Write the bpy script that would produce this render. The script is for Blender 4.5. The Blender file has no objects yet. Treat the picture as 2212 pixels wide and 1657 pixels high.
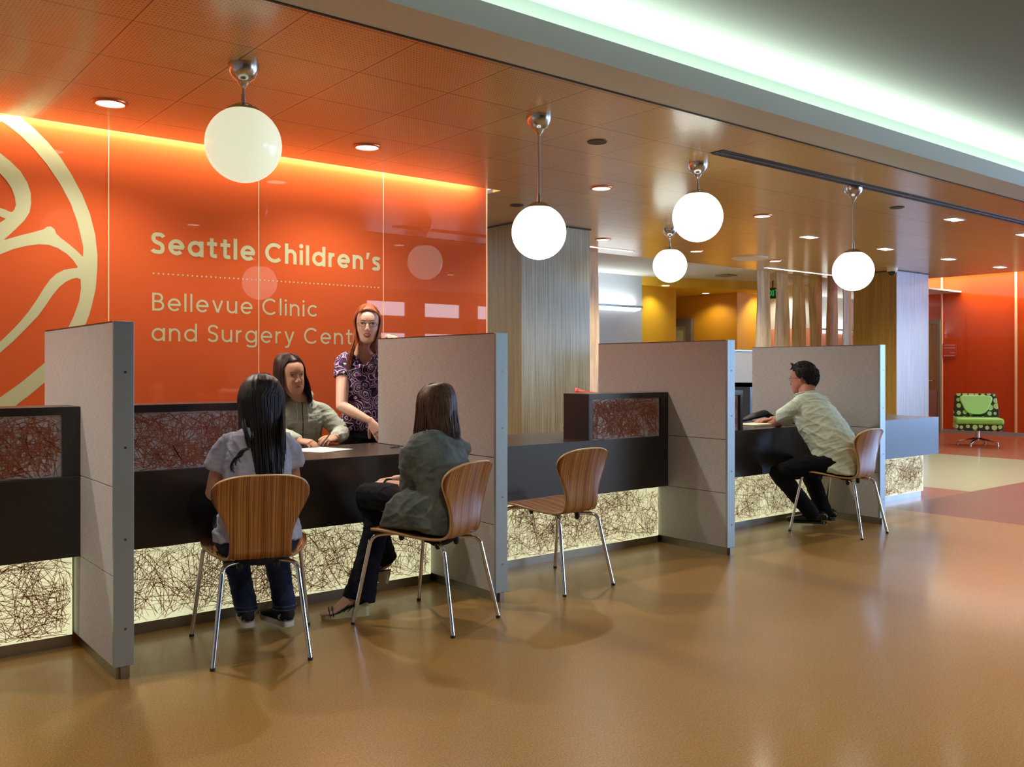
import bpy, bmesh, math, random
from mathutils import Vector, Matrix, noise
from mathutils.bvhtree import BVHTree
PI = math.pi
SC = bpy.context.scene
COL = SC.collection

# ---------------------------------------------------------------- camera, sky, exposure
# world: X runs along the service counters (to the right and away), Y towards the orange wall, Z up
cam = bpy.data.cameras.new('camera')
cam.sensor_width = 36.0
cam.lens = 36.0 * 1964.23 / 2212.0
cam.shift_y = -(828.5 - 795.55) / 2212.0
cam.clip_start = 0.05
cam_o = bpy.data.objects.new('camera', cam)
cam_o.location = (0, 0, 1.25)
cam_o.rotation_euler = (PI / 2, 0, -0.6756)
COL.objects.link(cam_o)
SC.camera = cam_o

SC.view_settings.view_transform = 'Standard'
SC.view_settings.look = 'None'
SC.view_settings.gamma = 1.0
SC.view_settings.use_curve_mapping = False
SC.view_settings.exposure = 0.0
SC.cycles.use_denoising = True
SC.cycles.max_bounces = 7
SC.cycles.diffuse_bounces = 4
SC.cycles.glossy_bounces = 4
SC.cycles.transmission_bounces = 4
SC.cycles.transparent_max_bounces = 8
SC.cycles.sample_clamp_indirect = 6.0
SC.cycles.caustics_reflective = False
SC.cycles.caustics_refractive = False

world = bpy.data.worlds.new('sky')
SC.world = world
world.use_nodes = True
bg = world.node_tree.nodes['Background']
bg.inputs[0].default_value = (0.62, 0.78, 1.0, 1)
bg.inputs[1].default_value = 1.6


def area(name, loc, size, power, color=(1, 1, 1), rot=(0, 0, 0), spread=None):
    l = bpy.data.lights.new(name, 'AREA')
    l.shape = 'RECTANGLE'
    l.size, l.size_y = size
    l.energy = power
    l.color = color
    if spread is not None:
        l.spread = spread
    o = bpy.data.objects.new(name, l)
    o.location = loc
    o.rotation_euler = rot
    COL.objects.link(o)
    return o


# daylight through the window bands (the room behind and to the right of the camera)
DAY = (0.72, 0.86, 1.0)
area('daylight_right', (18.1, 0.0, 1.7), (9.0, 2.6), 1050, (0.36, 0.57, 1.0), (PI / 2, 0, PI / 2))
area('daylight_rear', (12.5, -6.5, 1.8), (9.0, 2.3), 600, DAY, (PI / 2, 0, 0))
# cove lamps of the white ceiling: a strip lying on the soffit shelf, hidden by its lip
area('cove_lamp', (7.0, 3.27, 2.812), (21.0, 0.05), 170, (0.92, 1.0, 0.88), (PI, 0, 0))
# wall-washing strips in the slots over the orange glass walls
area('wall_wash', (1.2, 5.925, 2.80), (6.4, 0.03), 120, (1.0, 0.93, 0.74), (0, 0, 0))
area('wall_wash_far', (17.45, 8.0, 3.2), (0.05, 7.0), 170, (1.0, 0.92, 0.72), (0, 0, 0))

# ---------------------------------------------------------------- helpers


class MB:
    """collects shapes into one mesh"""

    def __init__(self):
        self.v = []
        self.f = []
        self.m = []
        self.uv = {}

    def add(self, vs, fs, m=0):
        o = len(self.v)
        self.v += [tuple(p) for p in vs]
        for f in fs:
            self.f.append(tuple(i + o for i in f))
            self.m.append(m)
        return o

    def box(self, x0, x1, y0, y1, z0, z1, m=0):
        vs = [(x0, y0, z0), (x1, y0, z0), (x1, y1, z0), (x0, y1, z0), (x0, y0, z1), (x1, y0, z1), (x1, y1, z1), (x0, y1, z1)]
        self.add(vs, [(0, 3, 2, 1), (4, 5, 6, 7), (0, 1, 5, 4), (1, 2, 6, 5), (2, 3, 7, 6), (3, 0, 4, 7)], m)

    def cyl(self, c, r, h, n=24, m=0, r2=None, axis='Z'):
        r2 = r if r2 is None else r2
        vs = []
        for k, (rr, z) in enumerate(((r, 0), (r2, h))):
            for i in range(n):
                a = 2 * PI * i / n
                p = (rr * math.cos(a), rr * math.sin(a), z)
                if axis == 'Y':
                    p = (p[0], p[2], p[1])
                if axis == 'X':
                    p = (p[2], p[0], p[1])
                vs.append((c[0] + p[0], c[1] + p[1], c[2] + p[2]))
        fs = [(i, (i + 1) % n, n + (i + 1) % n, n + i) for i in range(n)]
        fs += [tuple(range(n))[::-1], tuple(range(n, 2 * n))]
        self.add(vs, fs, m)

    def lathe(self, prof, c=(0, 0, 0), n=32, m=0):
        vs = []
        for r, z in prof:
            for i in range(n):
                a = 2 * PI * i / n
                vs.append((c[0] + r * math.cos(a), c[1] + r * math.sin(a), c[2] + z))
        fs = []
        for k in range(len(prof) - 1):
            for i in range(n):
                fs.append((k * n + i, k * n + (i + 1) % n, (k + 1) * n + (i + 1) % n, (k + 1) * n + i))
        if prof[0][0] > 1e-5:
            fs.append(tuple(range(n))[::-1])
        if prof[-1][0] > 1e-5:
            fs.append(tuple(range((len(prof) - 1) * n, len(prof) * n)))
        self.add(vs, fs, m)

    def tube(self, pts, r, n=10, m=0, cap=True, flat=1.0, up=None):
        """r: number or list; flat squashes the section along the second axis"""
        pts = [Vector(p) for p in pts]
        k = len(pts)
        rs = r if isinstance(r, (list, tuple)) else [r] * k
        t0 = (pts[1] - pts[0]).normalized()
        u = Vector(up) if up is not None else (Vector((0, 0, 1)) if abs(t0.z) < 0.9 else Vector((1, 0, 0)))
        vs = []
        for i in range(k):
            t = (pts[min(i + 1, k - 1)] - pts[max(i - 1, 0)]).normalized()
            a = t.cross(u)
            if a.length < 1e-6:
                a = t.orthogonal()
            a.normalize()
            b = a.cross(t).normalized()
            if up is None:
                u = b
            for j in range(n):
                w = 2 * PI * j / n
                vs.append(pts[i] + a * (math.cos(w) * rs[i]) + b * (math.sin(w) * rs[i] * flat))
        fs = []
        for i in range(k - 1):
            for j in range(n):
                fs.append((i * n + j, i * n + (j + 1) % n, (i + 1) * n + (j + 1) % n, (i + 1) * n + j))
        if cap:
            fs.append(tuple(range(n))[::-1])
            fs.append(tuple(range((k - 1) * n, k * n)))
        self.add(vs, fs, m)

    def build(self, name, mats, parent=None, smooth=False, bevel=0.0, loc=None, autosmooth=None):
        me = bpy.data.meshes.new(name)
        me.from_pydata(self.v, [], self.f)
        if not isinstance(mats, (list, tuple)):
            mats = [mats]
        for m in mats:
            me.materials.append(m)
        if len(mats) > 1:
            me.polygons.foreach_set('material_index', self.m)
        if smooth:
            me.polygons.foreach_set('use_smooth', [True] * len(me.polygons))
        me.update()
        o = bpy.data.objects.new(name, me)
        COL.objects.link(o)
        if parent:
            o.parent = parent
        if loc is not None:
            o.location = loc
        if bevel > 0:
            b = o.modifiers.new('bevel', 'BEVEL')
            b.width = bevel
            b.segments = 2
            b.limit_method = 'ANGLE'
            b.angle_limit = math.radians(40)
        if smooth:
            try:
                me.set_sharp_from_angle(angle=math.radians(autosmooth or 42))
            except Exception:
                pass
        return o


def tag(o, label=None, cat=None, group=None, kind=None):
    if label:
        o['label'] = label
    if cat:
        o['category'] = cat
    if group:
        o['group'] = group
    if kind:
        o['kind'] = kind
    return o


def thing(name, label, cat, loc=(0, 0, 0), rz=0.0, group=None):
    o = bpy.data.objects.new(name, None)
    o.empty_display_size = 0.1
    COL.objects.link(o)
    o.location = loc
    o.rotation_euler = (0, 0, rz)
    return tag(o, label, cat, group)


def copy_tree(o, parent=None):
    c = o.copy()
    COL.objects.link(c)
    if parent:
        c.parent = parent
    for ch in list(o.children):
        copy_tree(ch, c)
    return c


def srgb(r, g, b):
    f = lambda x: (x / 255.0 / 12.92) if x / 255.0 <= 0.04045 else ((x / 255.0 + 0.055) / 1.055) ** 2.4
    return (f(r), f(g), f(b), 1)


class NT:
    """tiny node helper"""

    def __init__(self, name, color=(0.5, 0.5, 0.5, 1), rough=0.5, metal=0.0, spec=0.5, coat=0.0, coat_r=0.05):
        self.m = bpy.data.materials.new(name)
        self.m.use_nodes = True
        self.t = self.m.node_tree
        self.b = self.t.nodes['Principled BSDF']
        self.b.inputs['Base Color'].default_value = color
        self.b.inputs['Roughness'].default_value = rough
        self.b.inputs['Metallic'].default_value = metal
        self.b.inputs['Specular IOR Level'].default_value = spec
        self.b.inputs['Coat Weight'].default_value = coat
        self.b.inputs['Coat Roughness'].default_value = coat_r

    def n(self, typ, **kw):
        nd = self.t.nodes.new(typ)
        for k, v in kw.items():
            setattr(nd, k, v)
        return nd

    def l(self, a, b):
        self.t.links.new(a, b)

    def set(self, nd, **kw):
        for k, v in kw.items():
            nd.inputs[k.replace('_', ' ')].default_value = v
        return nd

    def coords(self, kind='Object', scale=(1, 1, 1), rot=(0, 0, 0)):
        tc = self.n('ShaderNodeTexCoord')
        mp = self.n('ShaderNodeMapping')
        mp.inputs['Scale'].default_value = scale
        mp.inputs['Rotation'].default_value = rot
        self.l(tc.outputs[kind], mp.inputs['Vector'])
        return mp.outputs['Vector']

    def noise(self, vec, scale=5, detail=3, rough=0.5, dist=0.0):
        nd = self.n('ShaderNodeTexNoise')
        self.l(vec, nd.inputs['Vector'])
        nd.inputs['Scale'].default_value = scale
        nd.inputs['Detail'].default_value = detail
        nd.inputs['Roughness'].default_value = rough
        nd.inputs['Distortion'].default_value = dist
        return nd.outputs['Fac']

    def ramp(self, fac, stops, interp='LINEAR'):
        nd = self.n('ShaderNodeValToRGB')
        nd.color_ramp.interpolation = interp
        el = nd.color_ramp.elements
        while len(el) < len(stops):
            el.new(0.5)
        for e, (p, c) in zip(el, stops):
            e.position = p
            e.color = c
        self.l(fac, nd.inputs['Fac'])
        return nd.outputs['Color']

    def math(self, op, a, b=None, c=None):
        nd = self.n('ShaderNodeMath', operation=op)
        for i, x in enumerate((a, b, c)):
            if x is None:
                continue
            if isinstance(x, (int, float)):
                nd.inputs[i].default_value = x
            else:
                self.l(x, nd.inputs[i])
        return nd.outputs[0]

    def mix(self, fac, a, b, blend='MIX'):
        nd = self.n('ShaderNodeMix', data_type='RGBA', blend_type=blend)
        for i, x in ((0, fac), (6, a), (7, b)):
            if isinstance(x, (int, float)):
                nd.inputs[i].default_value = x
            elif isinstance(x, tuple):
                nd.inputs[i].default_value = x
            else:
                self.l(x, nd.inputs[i])
        return nd.outputs[2]

    def bump(self, h, strength=0.1, dist=0.01):
        nd = self.n('ShaderNodeBump')
        nd.inputs['Strength'].default_value = strength
        nd.inputs['Distance'].default_value = dist
        self.l(h, nd.inputs['Height'])
        self.l(nd.outputs[0], self.b.inputs['Normal'])

    def color(self, c):
        self.l(c, self.b.inputs['Base Color'])
        return self

    def emit(self, col, s):
        self.b.inputs['Emission Color'].default_value = col
        self.b.inputs['Emission Strength'].default_value = s
        return self


def simple(name, col, rough=0.5, metal=0.0, spec=0.5, coat=0.0, coat_r=0.05):
    return NT(name, col, rough, metal, spec, coat, coat_r).m


# ---------------------------------------------------------------- materials
M = {}


def wood_ceiling():
    n = NT('perforated maple ceiling', rough=0.3, spec=0.7, coat=0.35, coat_r=0.15)
    v = n.coords('Object')
    sep = n.n('ShaderNodeSeparateXYZ')
    n.l(v, sep.inputs[0])
    # tile grid 0.536 x 0.526 with dark joints
    fx = n.math('FRACT', n.math('DIVIDE', n.math('ADD', sep.outputs[0], 10.72 - 1.145), 0.536))
    fy = n.math('FRACT', n.math('DIVIDE', n.math('ADD', sep.outputs[1], 10.52 - 3.975), 0.526))
    ex = n.math('MINIMUM', fx, n.math('SUBTRACT', 1.0, fx))
    ey = n.math('MINIMUM', fy, n.math('SUBTRACT', 1.0, fy))
    joint = n.math('LESS_THAN', n.math('MINIMUM', ex, ey), 0.0052)
    # perforation
    dx = n.math('SUBTRACT', n.math('FRACT', n.math('MULTIPLY', fx, 32.0)), 0.5)
    dy = n.math('SUBTRACT', n.math('FRACT', n.math('MULTIPLY', fy, 20.0)), 0.5)
    dy2 = n.math('MULTIPLY', dy, 1.57)
    rr = n.math('SQRT', n.math('ADD', n.math('MULTIPLY', dx, dx), n.math('MULTIPLY', dy2, dy2)))
    hole = n.math('LESS_THAN', rr, 0.2)
    inside = n.math('GREATER_THAN', n.math('MINIMUM', ex, ey), 0.02)
    hole = n.math('MULTIPLY', hole, inside)
    # tile id tint and grain
    idx = n.math('FLOOR', n.math('DIVIDE', n.math('ADD', sep.outputs[0], 10.72 - 1.145), 0.536))
    idy = n.math('FLOOR', n.math('DIVIDE', n.math('ADD', sep.outputs[1], 10.52 - 3.975), 0.526))
    cmb = n.n('ShaderNodeCombineXYZ')
    n.l(idx, cmb.inputs[0])
    n.l(idy, cmb.inputs[1])
    wn = n.n('ShaderNodeTexWhiteNoise')
    n.l(cmb.outputs[0], wn.inputs['Vector'])
    gv = n.coords('Object', (3, 60, 3))
    g = n.noise(gv, 2.0, 4, 0.6)
    base = n.ramp(g, [(0.3, srgb(204, 166, 104)), (0.7, srgb(222, 184, 122))])
    base = n.mix(n.math('MULTIPLY', wn.outputs[0], 0.22), base, srgb(184, 142, 84))
    base = n.mix(n.math('MAXIMUM', joint, hole), base, (0.02, 0.01, 0.005, 1))
    n.color(base)
    n.bump(g, 0.04, 0.002)
    return n.m


def cork(name, c1, c2, c3):
    n = NT(name, rough=0.36, spec=0.5, coat=0.3, coat_r=0.14)
    v = n.coords('Object')
    a = n.noise(v, 150, 3, 0.8)
    b = n.noise(v, 2.2, 4, 0.6)
    v2 = n.coords('Object', (10, 40, 10), (0, 0, 0.3))
    c = n.noise(v2, 1.2, 3, 0.6)
    col = n.ramp(a, [(0.30, c1), (0.5, c2), (0.72, c3)])
    col = n.mix(n.math('MULTIPLY', b, 0.30), col, c1)
    col = n.mix(n.math('MULTIPLY', c, 0.25), col, c3)
    n.color(col)
    n.bump(a, 0.05, 0.002)
    return n.m


def fabric(name, c1, c2, sc=1.0):
    n = NT(name, rough=0.85, spec=0.25)
    va = n.coords('Object', (30, 30, 700))
    vb = n.coords('Object', (500, 500, 30))
    h = n.noise(va, sc, 3, 0.7)
    w = n.noise(vb, sc, 3, 0.7)
    big = n.noise(n.coords('Object'), 3, 2)
    f = n.math('ADD', n.math('MULTIPLY', h, 0.6), n.math('MULTIPLY', w, 0.4))
    col = n.ramp(f, [(0.38, c1), (0.62, c2)])
    col = n.mix(n.math('MULTIPLY', big, 0.12), col, c1)
    n.color(col)
    n.bump(f, 0.25, 0.002)
    return n.m


def veneer(name, c1, c2, c3, rough=0.4, metal=0.0, sx=60, wav=0.0, spec=0.5):
    n = NT(name, rough=rough, metal=metal, spec=spec)
    v = n.coords('Object', (sx, sx, 1.2))
    a = n.noise(v, 1.0, 5, 0.65, wav)
    v2 = n.coords('Object', (sx * 4, sx * 4, 3))
    b = n.noise(v2, 1.0, 3, 0.6)
    f = n.math('ADD', n.math('MULTIPLY', a, 0.65), n.math('MULTIPLY', b, 0.35))
    n.color(n.ramp(f, [(0.36, c1), (0.5, c2), (0.64, c3)]))
    n.bump(f, 0.15, 0.002)
    return n.m


def brushed(name, col, rough=0.32):
    n = NT(name, col, rough=rough, metal=1.0)
    v = n.coords('Object', (4, 4, 4))
    a = n.noise(v, 1.5, 3)
    n.color(n.ramp(a, [(0.3, tuple(x * 0.85 for x in col[:3]) + (1,)), (0.7, col)]))
    return n.m


M['ceiling_wood'] = wood_ceiling()
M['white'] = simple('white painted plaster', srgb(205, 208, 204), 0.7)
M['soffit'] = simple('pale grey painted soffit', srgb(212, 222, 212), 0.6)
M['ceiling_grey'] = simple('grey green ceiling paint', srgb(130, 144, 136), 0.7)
M['greywall'] = simple('pale blue grey paint', srgb(186, 194, 206), 0.6)
M['yellow'] = simple('yellow paint', srgb(232, 182, 36), 0.55)
M['amber'] = simple('amber paint', srgb(232, 160, 24), 0.55)
M['salmon'] = simple('salmon paint', srgb(226, 150, 120), 0.6)
M['cork'] = cork('cork coloured linoleum', srgb(92, 62, 22), srgb(150, 108, 46), srgb(196, 154, 86))
M['lino_green'] = cork('pale green linoleum', srgb(132, 136, 104), srgb(154, 158, 122), srgb(172, 176, 142))
M['lino_red'] = cork('dark red linoleum', srgb(72, 22, 20), srgb(98, 34, 30), srgb(122, 54, 48))
M['lino_orange'] = cork('rust linoleum', srgb(120, 54, 24), srgb(142, 68, 32), srgb(162, 86, 46))
M['orange_glass'] = simple('back painted orange glass', srgb(174, 76, 38), 0.012, 0, 0.42)
M['orange_glass_far'] = simple('back painted red orange glass', srgb(196, 70, 24), 0.04, 0, 0.5)
M['letter'] = simple('pale cream vinyl', srgb(160, 158, 122), 0.35)
M['seam'] = simple('pale silicone joint', srgb(236, 190, 150), 0.5)
M['fabric'] = fabric('grey woven panel fabric', srgb(158, 156, 154), srgb(205, 202, 199))
M['alu'] = simple('brushed aluminium', srgb(158, 170, 172), 0.42, 0.55)
M['alu_dark'] = brushed('anodised trim', srgb(130, 120, 124), 0.3)
M['steel'] = brushed('stainless kick plate', srgb(170, 166, 156), 0.3)
M['chrome'] = simple('chrome', srgb(225, 225, 225), 0.06, 1.0)
M['satin'] = brushed('satin nickel', srgb(200, 198, 194), 0.22)
M['black'] = simple('black plastic', srgb(22, 22, 24), 0.45)
M['dark_slot'] = simple('black slot', srgb(14, 14, 16), 0.6)
M['counter'] = simple('charcoal laminate', srgb(44, 41, 42), 0.30, 0, 0.55)
M['counter_top'] = simple('dark bronze laminate top', srgb(62, 54, 50), 0.26, 0, 0.7)
M['panel_glow'] = NT('backlit resin', srgb(240, 240, 210), 0.35).emit(srgb(244, 246, 196), 0.72).m
M['panel_dim'] = simple('translucent resin unlit', srgb(206, 206, 222), 0.3)


def twig_mat():
    n = NT('rust twigs', srgb(134, 82, 56), 0.6, 0, 0.2)
    tr = n.n('ShaderNodeBsdfTranslucent')
    tr.inputs['Color'].default_value = srgb(150, 84, 52)
    mx = n.n('ShaderNodeMixShader')
    mx.inputs[0].default_value = 0.55
    out = n.t.nodes['Material Output']
    n.l(n.b.outputs[0], mx.inputs[1])
    n.l(tr.outputs[0], mx.inputs[2])
    n.l(mx.outputs[0], out.inputs[0])
    return n.m


M['twig'] = twig_mat()
M['twig_dim'] = simple('rust twigs in unlit screen', srgb(168, 98, 70), 0.6)
M['globe'] = NT('lit opal glass', srgb(240, 242, 236), 0.15).emit(srgb(246, 255, 240), 2.4).m
M['globe_dim'] = NT('lit opal glass dimmed', srgb(240, 242, 220), 0.15).emit(srgb(238, 246, 214), 0.72).m
M['lamp'] = NT('lit lamp lens', srgb(255, 255, 255), 0.3).emit((1.0, 0.97, 0.88, 1), 5.0).m
M['lamp_soft'] = NT('lit linear diffuser', srgb(255, 255, 255), 0.3).emit((1.0, 0.98, 0.92, 1), 1.6).m
M['trim_copper'] = simple('coppery downlight ring', srgb(196, 110, 60), 0.3, 0.6)
M['trim_white'] = simple('white downlight ring', srgb(225, 220, 205), 0.4)
M['col_grey'] = veneer('grooved taupe veneer', srgb(112, 106, 84), srgb(156, 150, 124), srgb(180, 174, 150), 0.32, 0.15, 85, 0.2, 0.6)
M['col_pale'] = veneer('pale grooved veneer', srgb(146, 146, 148), srgb(162, 162, 166), srgb(176, 176, 180), 0.4, 0.1, 40, 0.8)
M['col_warm_side'] = veneer('veneer tinted by warm light', srgb(140, 104, 32), srgb(160, 122, 42), srgb(174, 136, 52), 0.45, 0, 24, 0.3)  # column sides: warm light falling on the veneer is put into the colour
M['slat'] = veneer('striped slat veneer', srgb(158, 124, 72), srgb(192, 158, 102), srgb(214, 184, 130), 0.45, 0, 9, 0.0)
M['door_wood'] = veneer('oak door', srgb(146, 108, 62), srgb(168, 128, 78), srgb(182, 144, 92), 0.45, 0, 18, 0.3)
M['frame_grey'] = simple('taupe door frame', srgb(128, 118, 96), 0.5)
M['glass_pale'] = simple('pale frosted glass', srgb(226, 222, 160), 0.3)
M['green_sign'] = NT('green exit sign', srgb(20, 90, 40), 0.4).emit(srgb(50, 190, 90), 0.5).m
M['window_frame'] = simple('bronze window frame', srgb(70, 60, 54), 0.4)
M['paper'] = simple('white paper', srgb(238, 240, 240), 0.7)


def zebra():
    n = NT('zebrano plywood', rough=0.24, spec=0.55, coat=0.25, coat_r=0.1)
    uv = n.n('ShaderNodeUVMap')
    mp = n.n('ShaderNodeMapping')
    mp.inputs['Scale'].default_value = (1, 0.004, 1)
    n.l(uv.outputs[0], mp.inputs['Vector'])
    a = n.noise(mp.outputs[0], 230, 3, 0.75)
    b = n.noise(mp.outputs[0], 28, 2, 0.5)
    c = n.noise(mp.outputs[0], 420, 1, 0.5)
    f = n.math('ADD', n.math('MULTIPLY', a, 0.62), n.math('MULTIPLY', b, 0.38))
    col = n.ramp(f, [(0.35, srgb(50, 26, 12)), (0.43, srgb(116, 68, 30)), (0.5, srgb(160, 102, 50)), (0.6, srgb(206, 158, 94)), (0.7, srgb(138, 82, 38))])
    col = n.mix(n.math('MULTIPLY', c, 0.3), col, srgb(90, 48, 24))
    n.color(col)
    return n.m


M['zebra'] = zebra()
M['ply_edge'] = simple('pale plywood edge', srgb(196, 162, 112), 0.45)

# ---------------------------------------------------------------- the room


def struct(name, mb, mats, parent=None, **k):
    o = mb.build(name, mats, parent, **k)
    if parent is None:
        o['kind'] = 'structure'
    return o


C = 2.71          # timber ceiling
CU = 3.05         # white upper ceiling
YW = 5.98         # orange glass wall

# floor: one mesh, four colours of linoleum laid as large fields
fl = MB()


def quad(mb, x0, x1, y0, y1, z, m):
    mb.add([(x0, y0, z), (x1, y0, z), (x1, y1, z), (x0, y1, z)], [(0, 1, 2, 3)], m)


quad(fl, -3, 7.70, -6, 14, 0, 0)
quad(fl, 7.70, 9.39, 4.28, 14, 0, 3)
quad(fl, 7.70, 22, -6, 4.28, 0, 2)
quad(fl, 9.39, 13.2, 4.28, 14, 0, 1)
quad(fl, 13.2, 22, 4.28, 14, 0, 3)
fl.add([(-3, -6, -.1), (22, -6, -.1), (22, 14, -.1), (-3, 14, -.1)], [(3, 2, 1, 0)], 0)
struct('floor', fl, [M['cork'], M['lino_green'], M['lino_red'], M['lino_orange']])

# timber ceiling over the counters (perforated tiles)
c = MB()
c.box(-3, 14.56, 3.42, 5.89, C, C + 0.03)
c.box(4.6, 14.56, 5.89, 8.27, C, C + 0.03)
struct('ceiling', c, M['ceiling_wood'])
# slab above the light slot
c = MB()
c.box(-3, 4.6, 5.80, 6.4, 2.86, 2.9)
c.box(-3, 4.6, 5.80, 5.82, C + .03, 2.86)
c.box(4.58, 4.6, 5.82, 5.98, C + .03, 2.86)
c.box(14.56, 22, 3.42, 14, 3.3, 3.35)
c.box(14.50, 14.56, 3.42, 8.3, C + 0.03, 3.3)
c.box(7.0, 22, 8.27, 14, C, C + 0.03)
struct('ceiling_slot', c, M['white'])
# soffit: flat underside, lit fascia, shelf lip
c = MB()
c.box(-3, 17.7, 3.15, 3.42, C, C + 0.03)
c.box(-3, 17.7, 3.13, 3.15, C, 2.83)
struct('trim_soffit', c, M['soffit'])
c = MB()
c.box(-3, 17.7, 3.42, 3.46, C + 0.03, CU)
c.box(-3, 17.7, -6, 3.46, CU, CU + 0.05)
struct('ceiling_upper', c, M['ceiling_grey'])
c = MB()
c.box(-3, 14.56, 3.405, 3.42, C - 0.004, C)
struct('trim_shadow_line', c, M['dark_slot'])

# walls
c = MB()
c.box(-3, 4.528, YW, YW + 0.12, 0, 2.9)
struct('wall_orange', c, M['orange_glass'])
c = MB()
for x in (-0.39, 0.594, 1.579, 2.557, 3.544):
    c.box(x - 0.0022, x + 0.0022, YW - 0.0015, YW, 0, 2.86)
c.box(4.52, 4.530, YW - 0.004, YW + 0.12, 0, 2.86)
struct('trim_glass_joints', c, M['seam'])
c = MB()
c.box(-3.1, -3, -6, 14, 0, 3.3)
struct('wall_left', c, M['white'])
# far right orange wall
c = MB()
c.box(17.75, 17.87, 4.3, 14, 0, 3.3)
struct('wall_right', c, M['orange_glass_far'])
c = MB()
c.box(17.725, 17.75, 4.3, 14, 0, 0.06)
struct('baseboard_right', c, M['alu'])
c = MB()
c.box(17.72, 17.75, 8.63, 8.655, 0, 3.3)
c.box(17.72, 17.75, 7.255, 7.29, 0.06, 3.3)
struct('trim_right_joints', c, M['seam'])
# window walls: band behind the camera and on the right
c = MB()
c.box(-3, 17.87, -6.12, -6, 0, 0.7)
c.box(-3, 17.87, -6.12, -6, 2.1, 2.42)
c.box(-3, 17.87, -6.12, -6, 2.82, 3.3)
xs = [9.75 + 1.55 * i for i in range(5)]
c.box(-3, 9.75, -6.12, -6, 0.7, 2.85)
for x in xs:
    c.box(x, x + 0.45, -6.12, -6, 0.7, 2.85)
c.box(17.3, 17.87, -6.12, -6, 0.7, 2.85)
struct('wall_rear', c, simple('mid grey wall paint', srgb(116, 120, 116), 0.6))
k = 0
for x in xs:
    for z0, z1 in ((0.7, 2.1), (2.42, 2.82)):
        w = MB()
        a, b = x + 0.45, x + 1.55
        w.box(a, a + .04, -6.09, -6.03, z0, z1)
        w.box(b - .04, b, -6.09, -6.03, z0, z1)
        w.box(a, b, -6.09, -6.03, z0, z0 + .04)
        w.box(a, b, -6.09, -6.03, z1 - .04, z1)
        k += 1
        struct('window_%d' % k, w, M['window_frame'])
c = MB()
c.box(17.75, 17.87, -6, 4.3, 0, 0.3)
c.box(17.75, 17.87, -6, 4.3, 2.95, 3.3)
for y in (-6, -3.9, -1.8, 0.3, 2.3, 4.15):
    c.box(17.75, 17.87, y, y + 0.15, 0.3, 2.95)
struct('wall_right_windows', c, M['window_frame'])

# rear zone: grey blue wall, yellow lobby
c = MB()
c.box(7.0, 10.63, 9.97, 10.07, 0, C)
struct('wall_grey', c, M['greywall'])
c = MB()
c.add([(10.63, 9.97, 2.57), (13.4, 9.25, 2.57), (13.4, 12.2, 2.57), (10.63, 12.2, 2.57),
       (10.63, 9.97, C), (13.4, 9.25, C), (13.4, 12.2, C), (10.63, 12.2, C)],
      [(0, 3, 2, 1), (4, 5, 6, 7), (0, 1, 5, 4), (1, 2, 6, 5), (2, 3, 7, 6), (3, 0, 4, 7)])
struct('ceiling_yellow', c, M['yellow'])
c = MB()
c.add([(10.63, 9.99, 0), (11.66, 10.16, 0), (11.66, 10.4, 0), (10.63, 10.4, 0),
       (10.63, 9.99, 2.57), (11.66, 10.16, 2.57), (11.66, 10.4, 2.57), (10.63, 10.4, 2.57)],
      [(0, 3, 2, 1), (4, 5, 6, 7), (0, 1, 5, 4), (1, 2, 6, 5), (2, 3, 7, 6), (3, 0, 4, 7)])
struct('wall_yellow', c, M['yellow'])
c = MB()
c.box(12.95, 13.05, 9.94, 12.2, 0, 2.57)
c.box(12.95, 14.0, 9.90, 9.94, 0, 2.57)
struct('wall_amber', c, M['amber'])
c = MB()
c.box(7.0, 22, 12.2, 12.3, 0, 3.3)
struct('wall_back', c, M['amber'])
c = MB()
c.box(13.9, 14.0, 8.9, 10.6, 1.95, C)
c.box(14.0, 17.75, 10.5, 10.6, 1.95, C)
struct('wall_lobby_white', c, M['white'])
c = MB()
c.box(13.9, 14.0, 8.9, 10.6, 0, 1.95)
c.box(14.0, 17.75, 10.5, 10.6, 0, 1.95)
struct('wall_lobby_salmon', c, M['salmon'])

# doors
d = MB()
d.box(17.70, 17.74, 8.70, 9.62, 0.01, 2.12)
do = struct('door_1', d, M['door_wood'])
d = MB()
d.box(17.66, 17.75, 8.645, 8.70, 0, 2.12)
d.box(17.66, 17.75, 9.62, 9.68, 0, 2.12)
d.box(17.66, 17.75, 8.645, 9.68, 2.12, 2.2)
d.build('door_frame', M['frame_grey'], do)
d = MB()
d.box(17.685, 17.70, 8.72, 9.6, 0.02, 0.82)
d.build('kick_plate', M['steel'], do)
d = MB()
d.tube([(17.70, 8.78, 1.0), (17.64, 8.78, 1.0), (17.64, 8.90, 1.0)], 0.011, 8)
d.build('door_handle', M['satin'], do)
d = MB()
d.box(12.90, 12.93, 10.95, 11.75, 0.01, 2.02)
do = struct('door_2', d, M['glass_pale'])
d = MB()
d.box(12.86, 12.945, 10.85, 10.97, 0, 2.02)
d.box(12.86, 12.945, 11.73, 11.85, 0, 2.02)
d.box(12.86, 12.945, 10.85, 11.85, 2.02, 2.16)
d.build('door_frame', M['frame_grey'], do)

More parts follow.
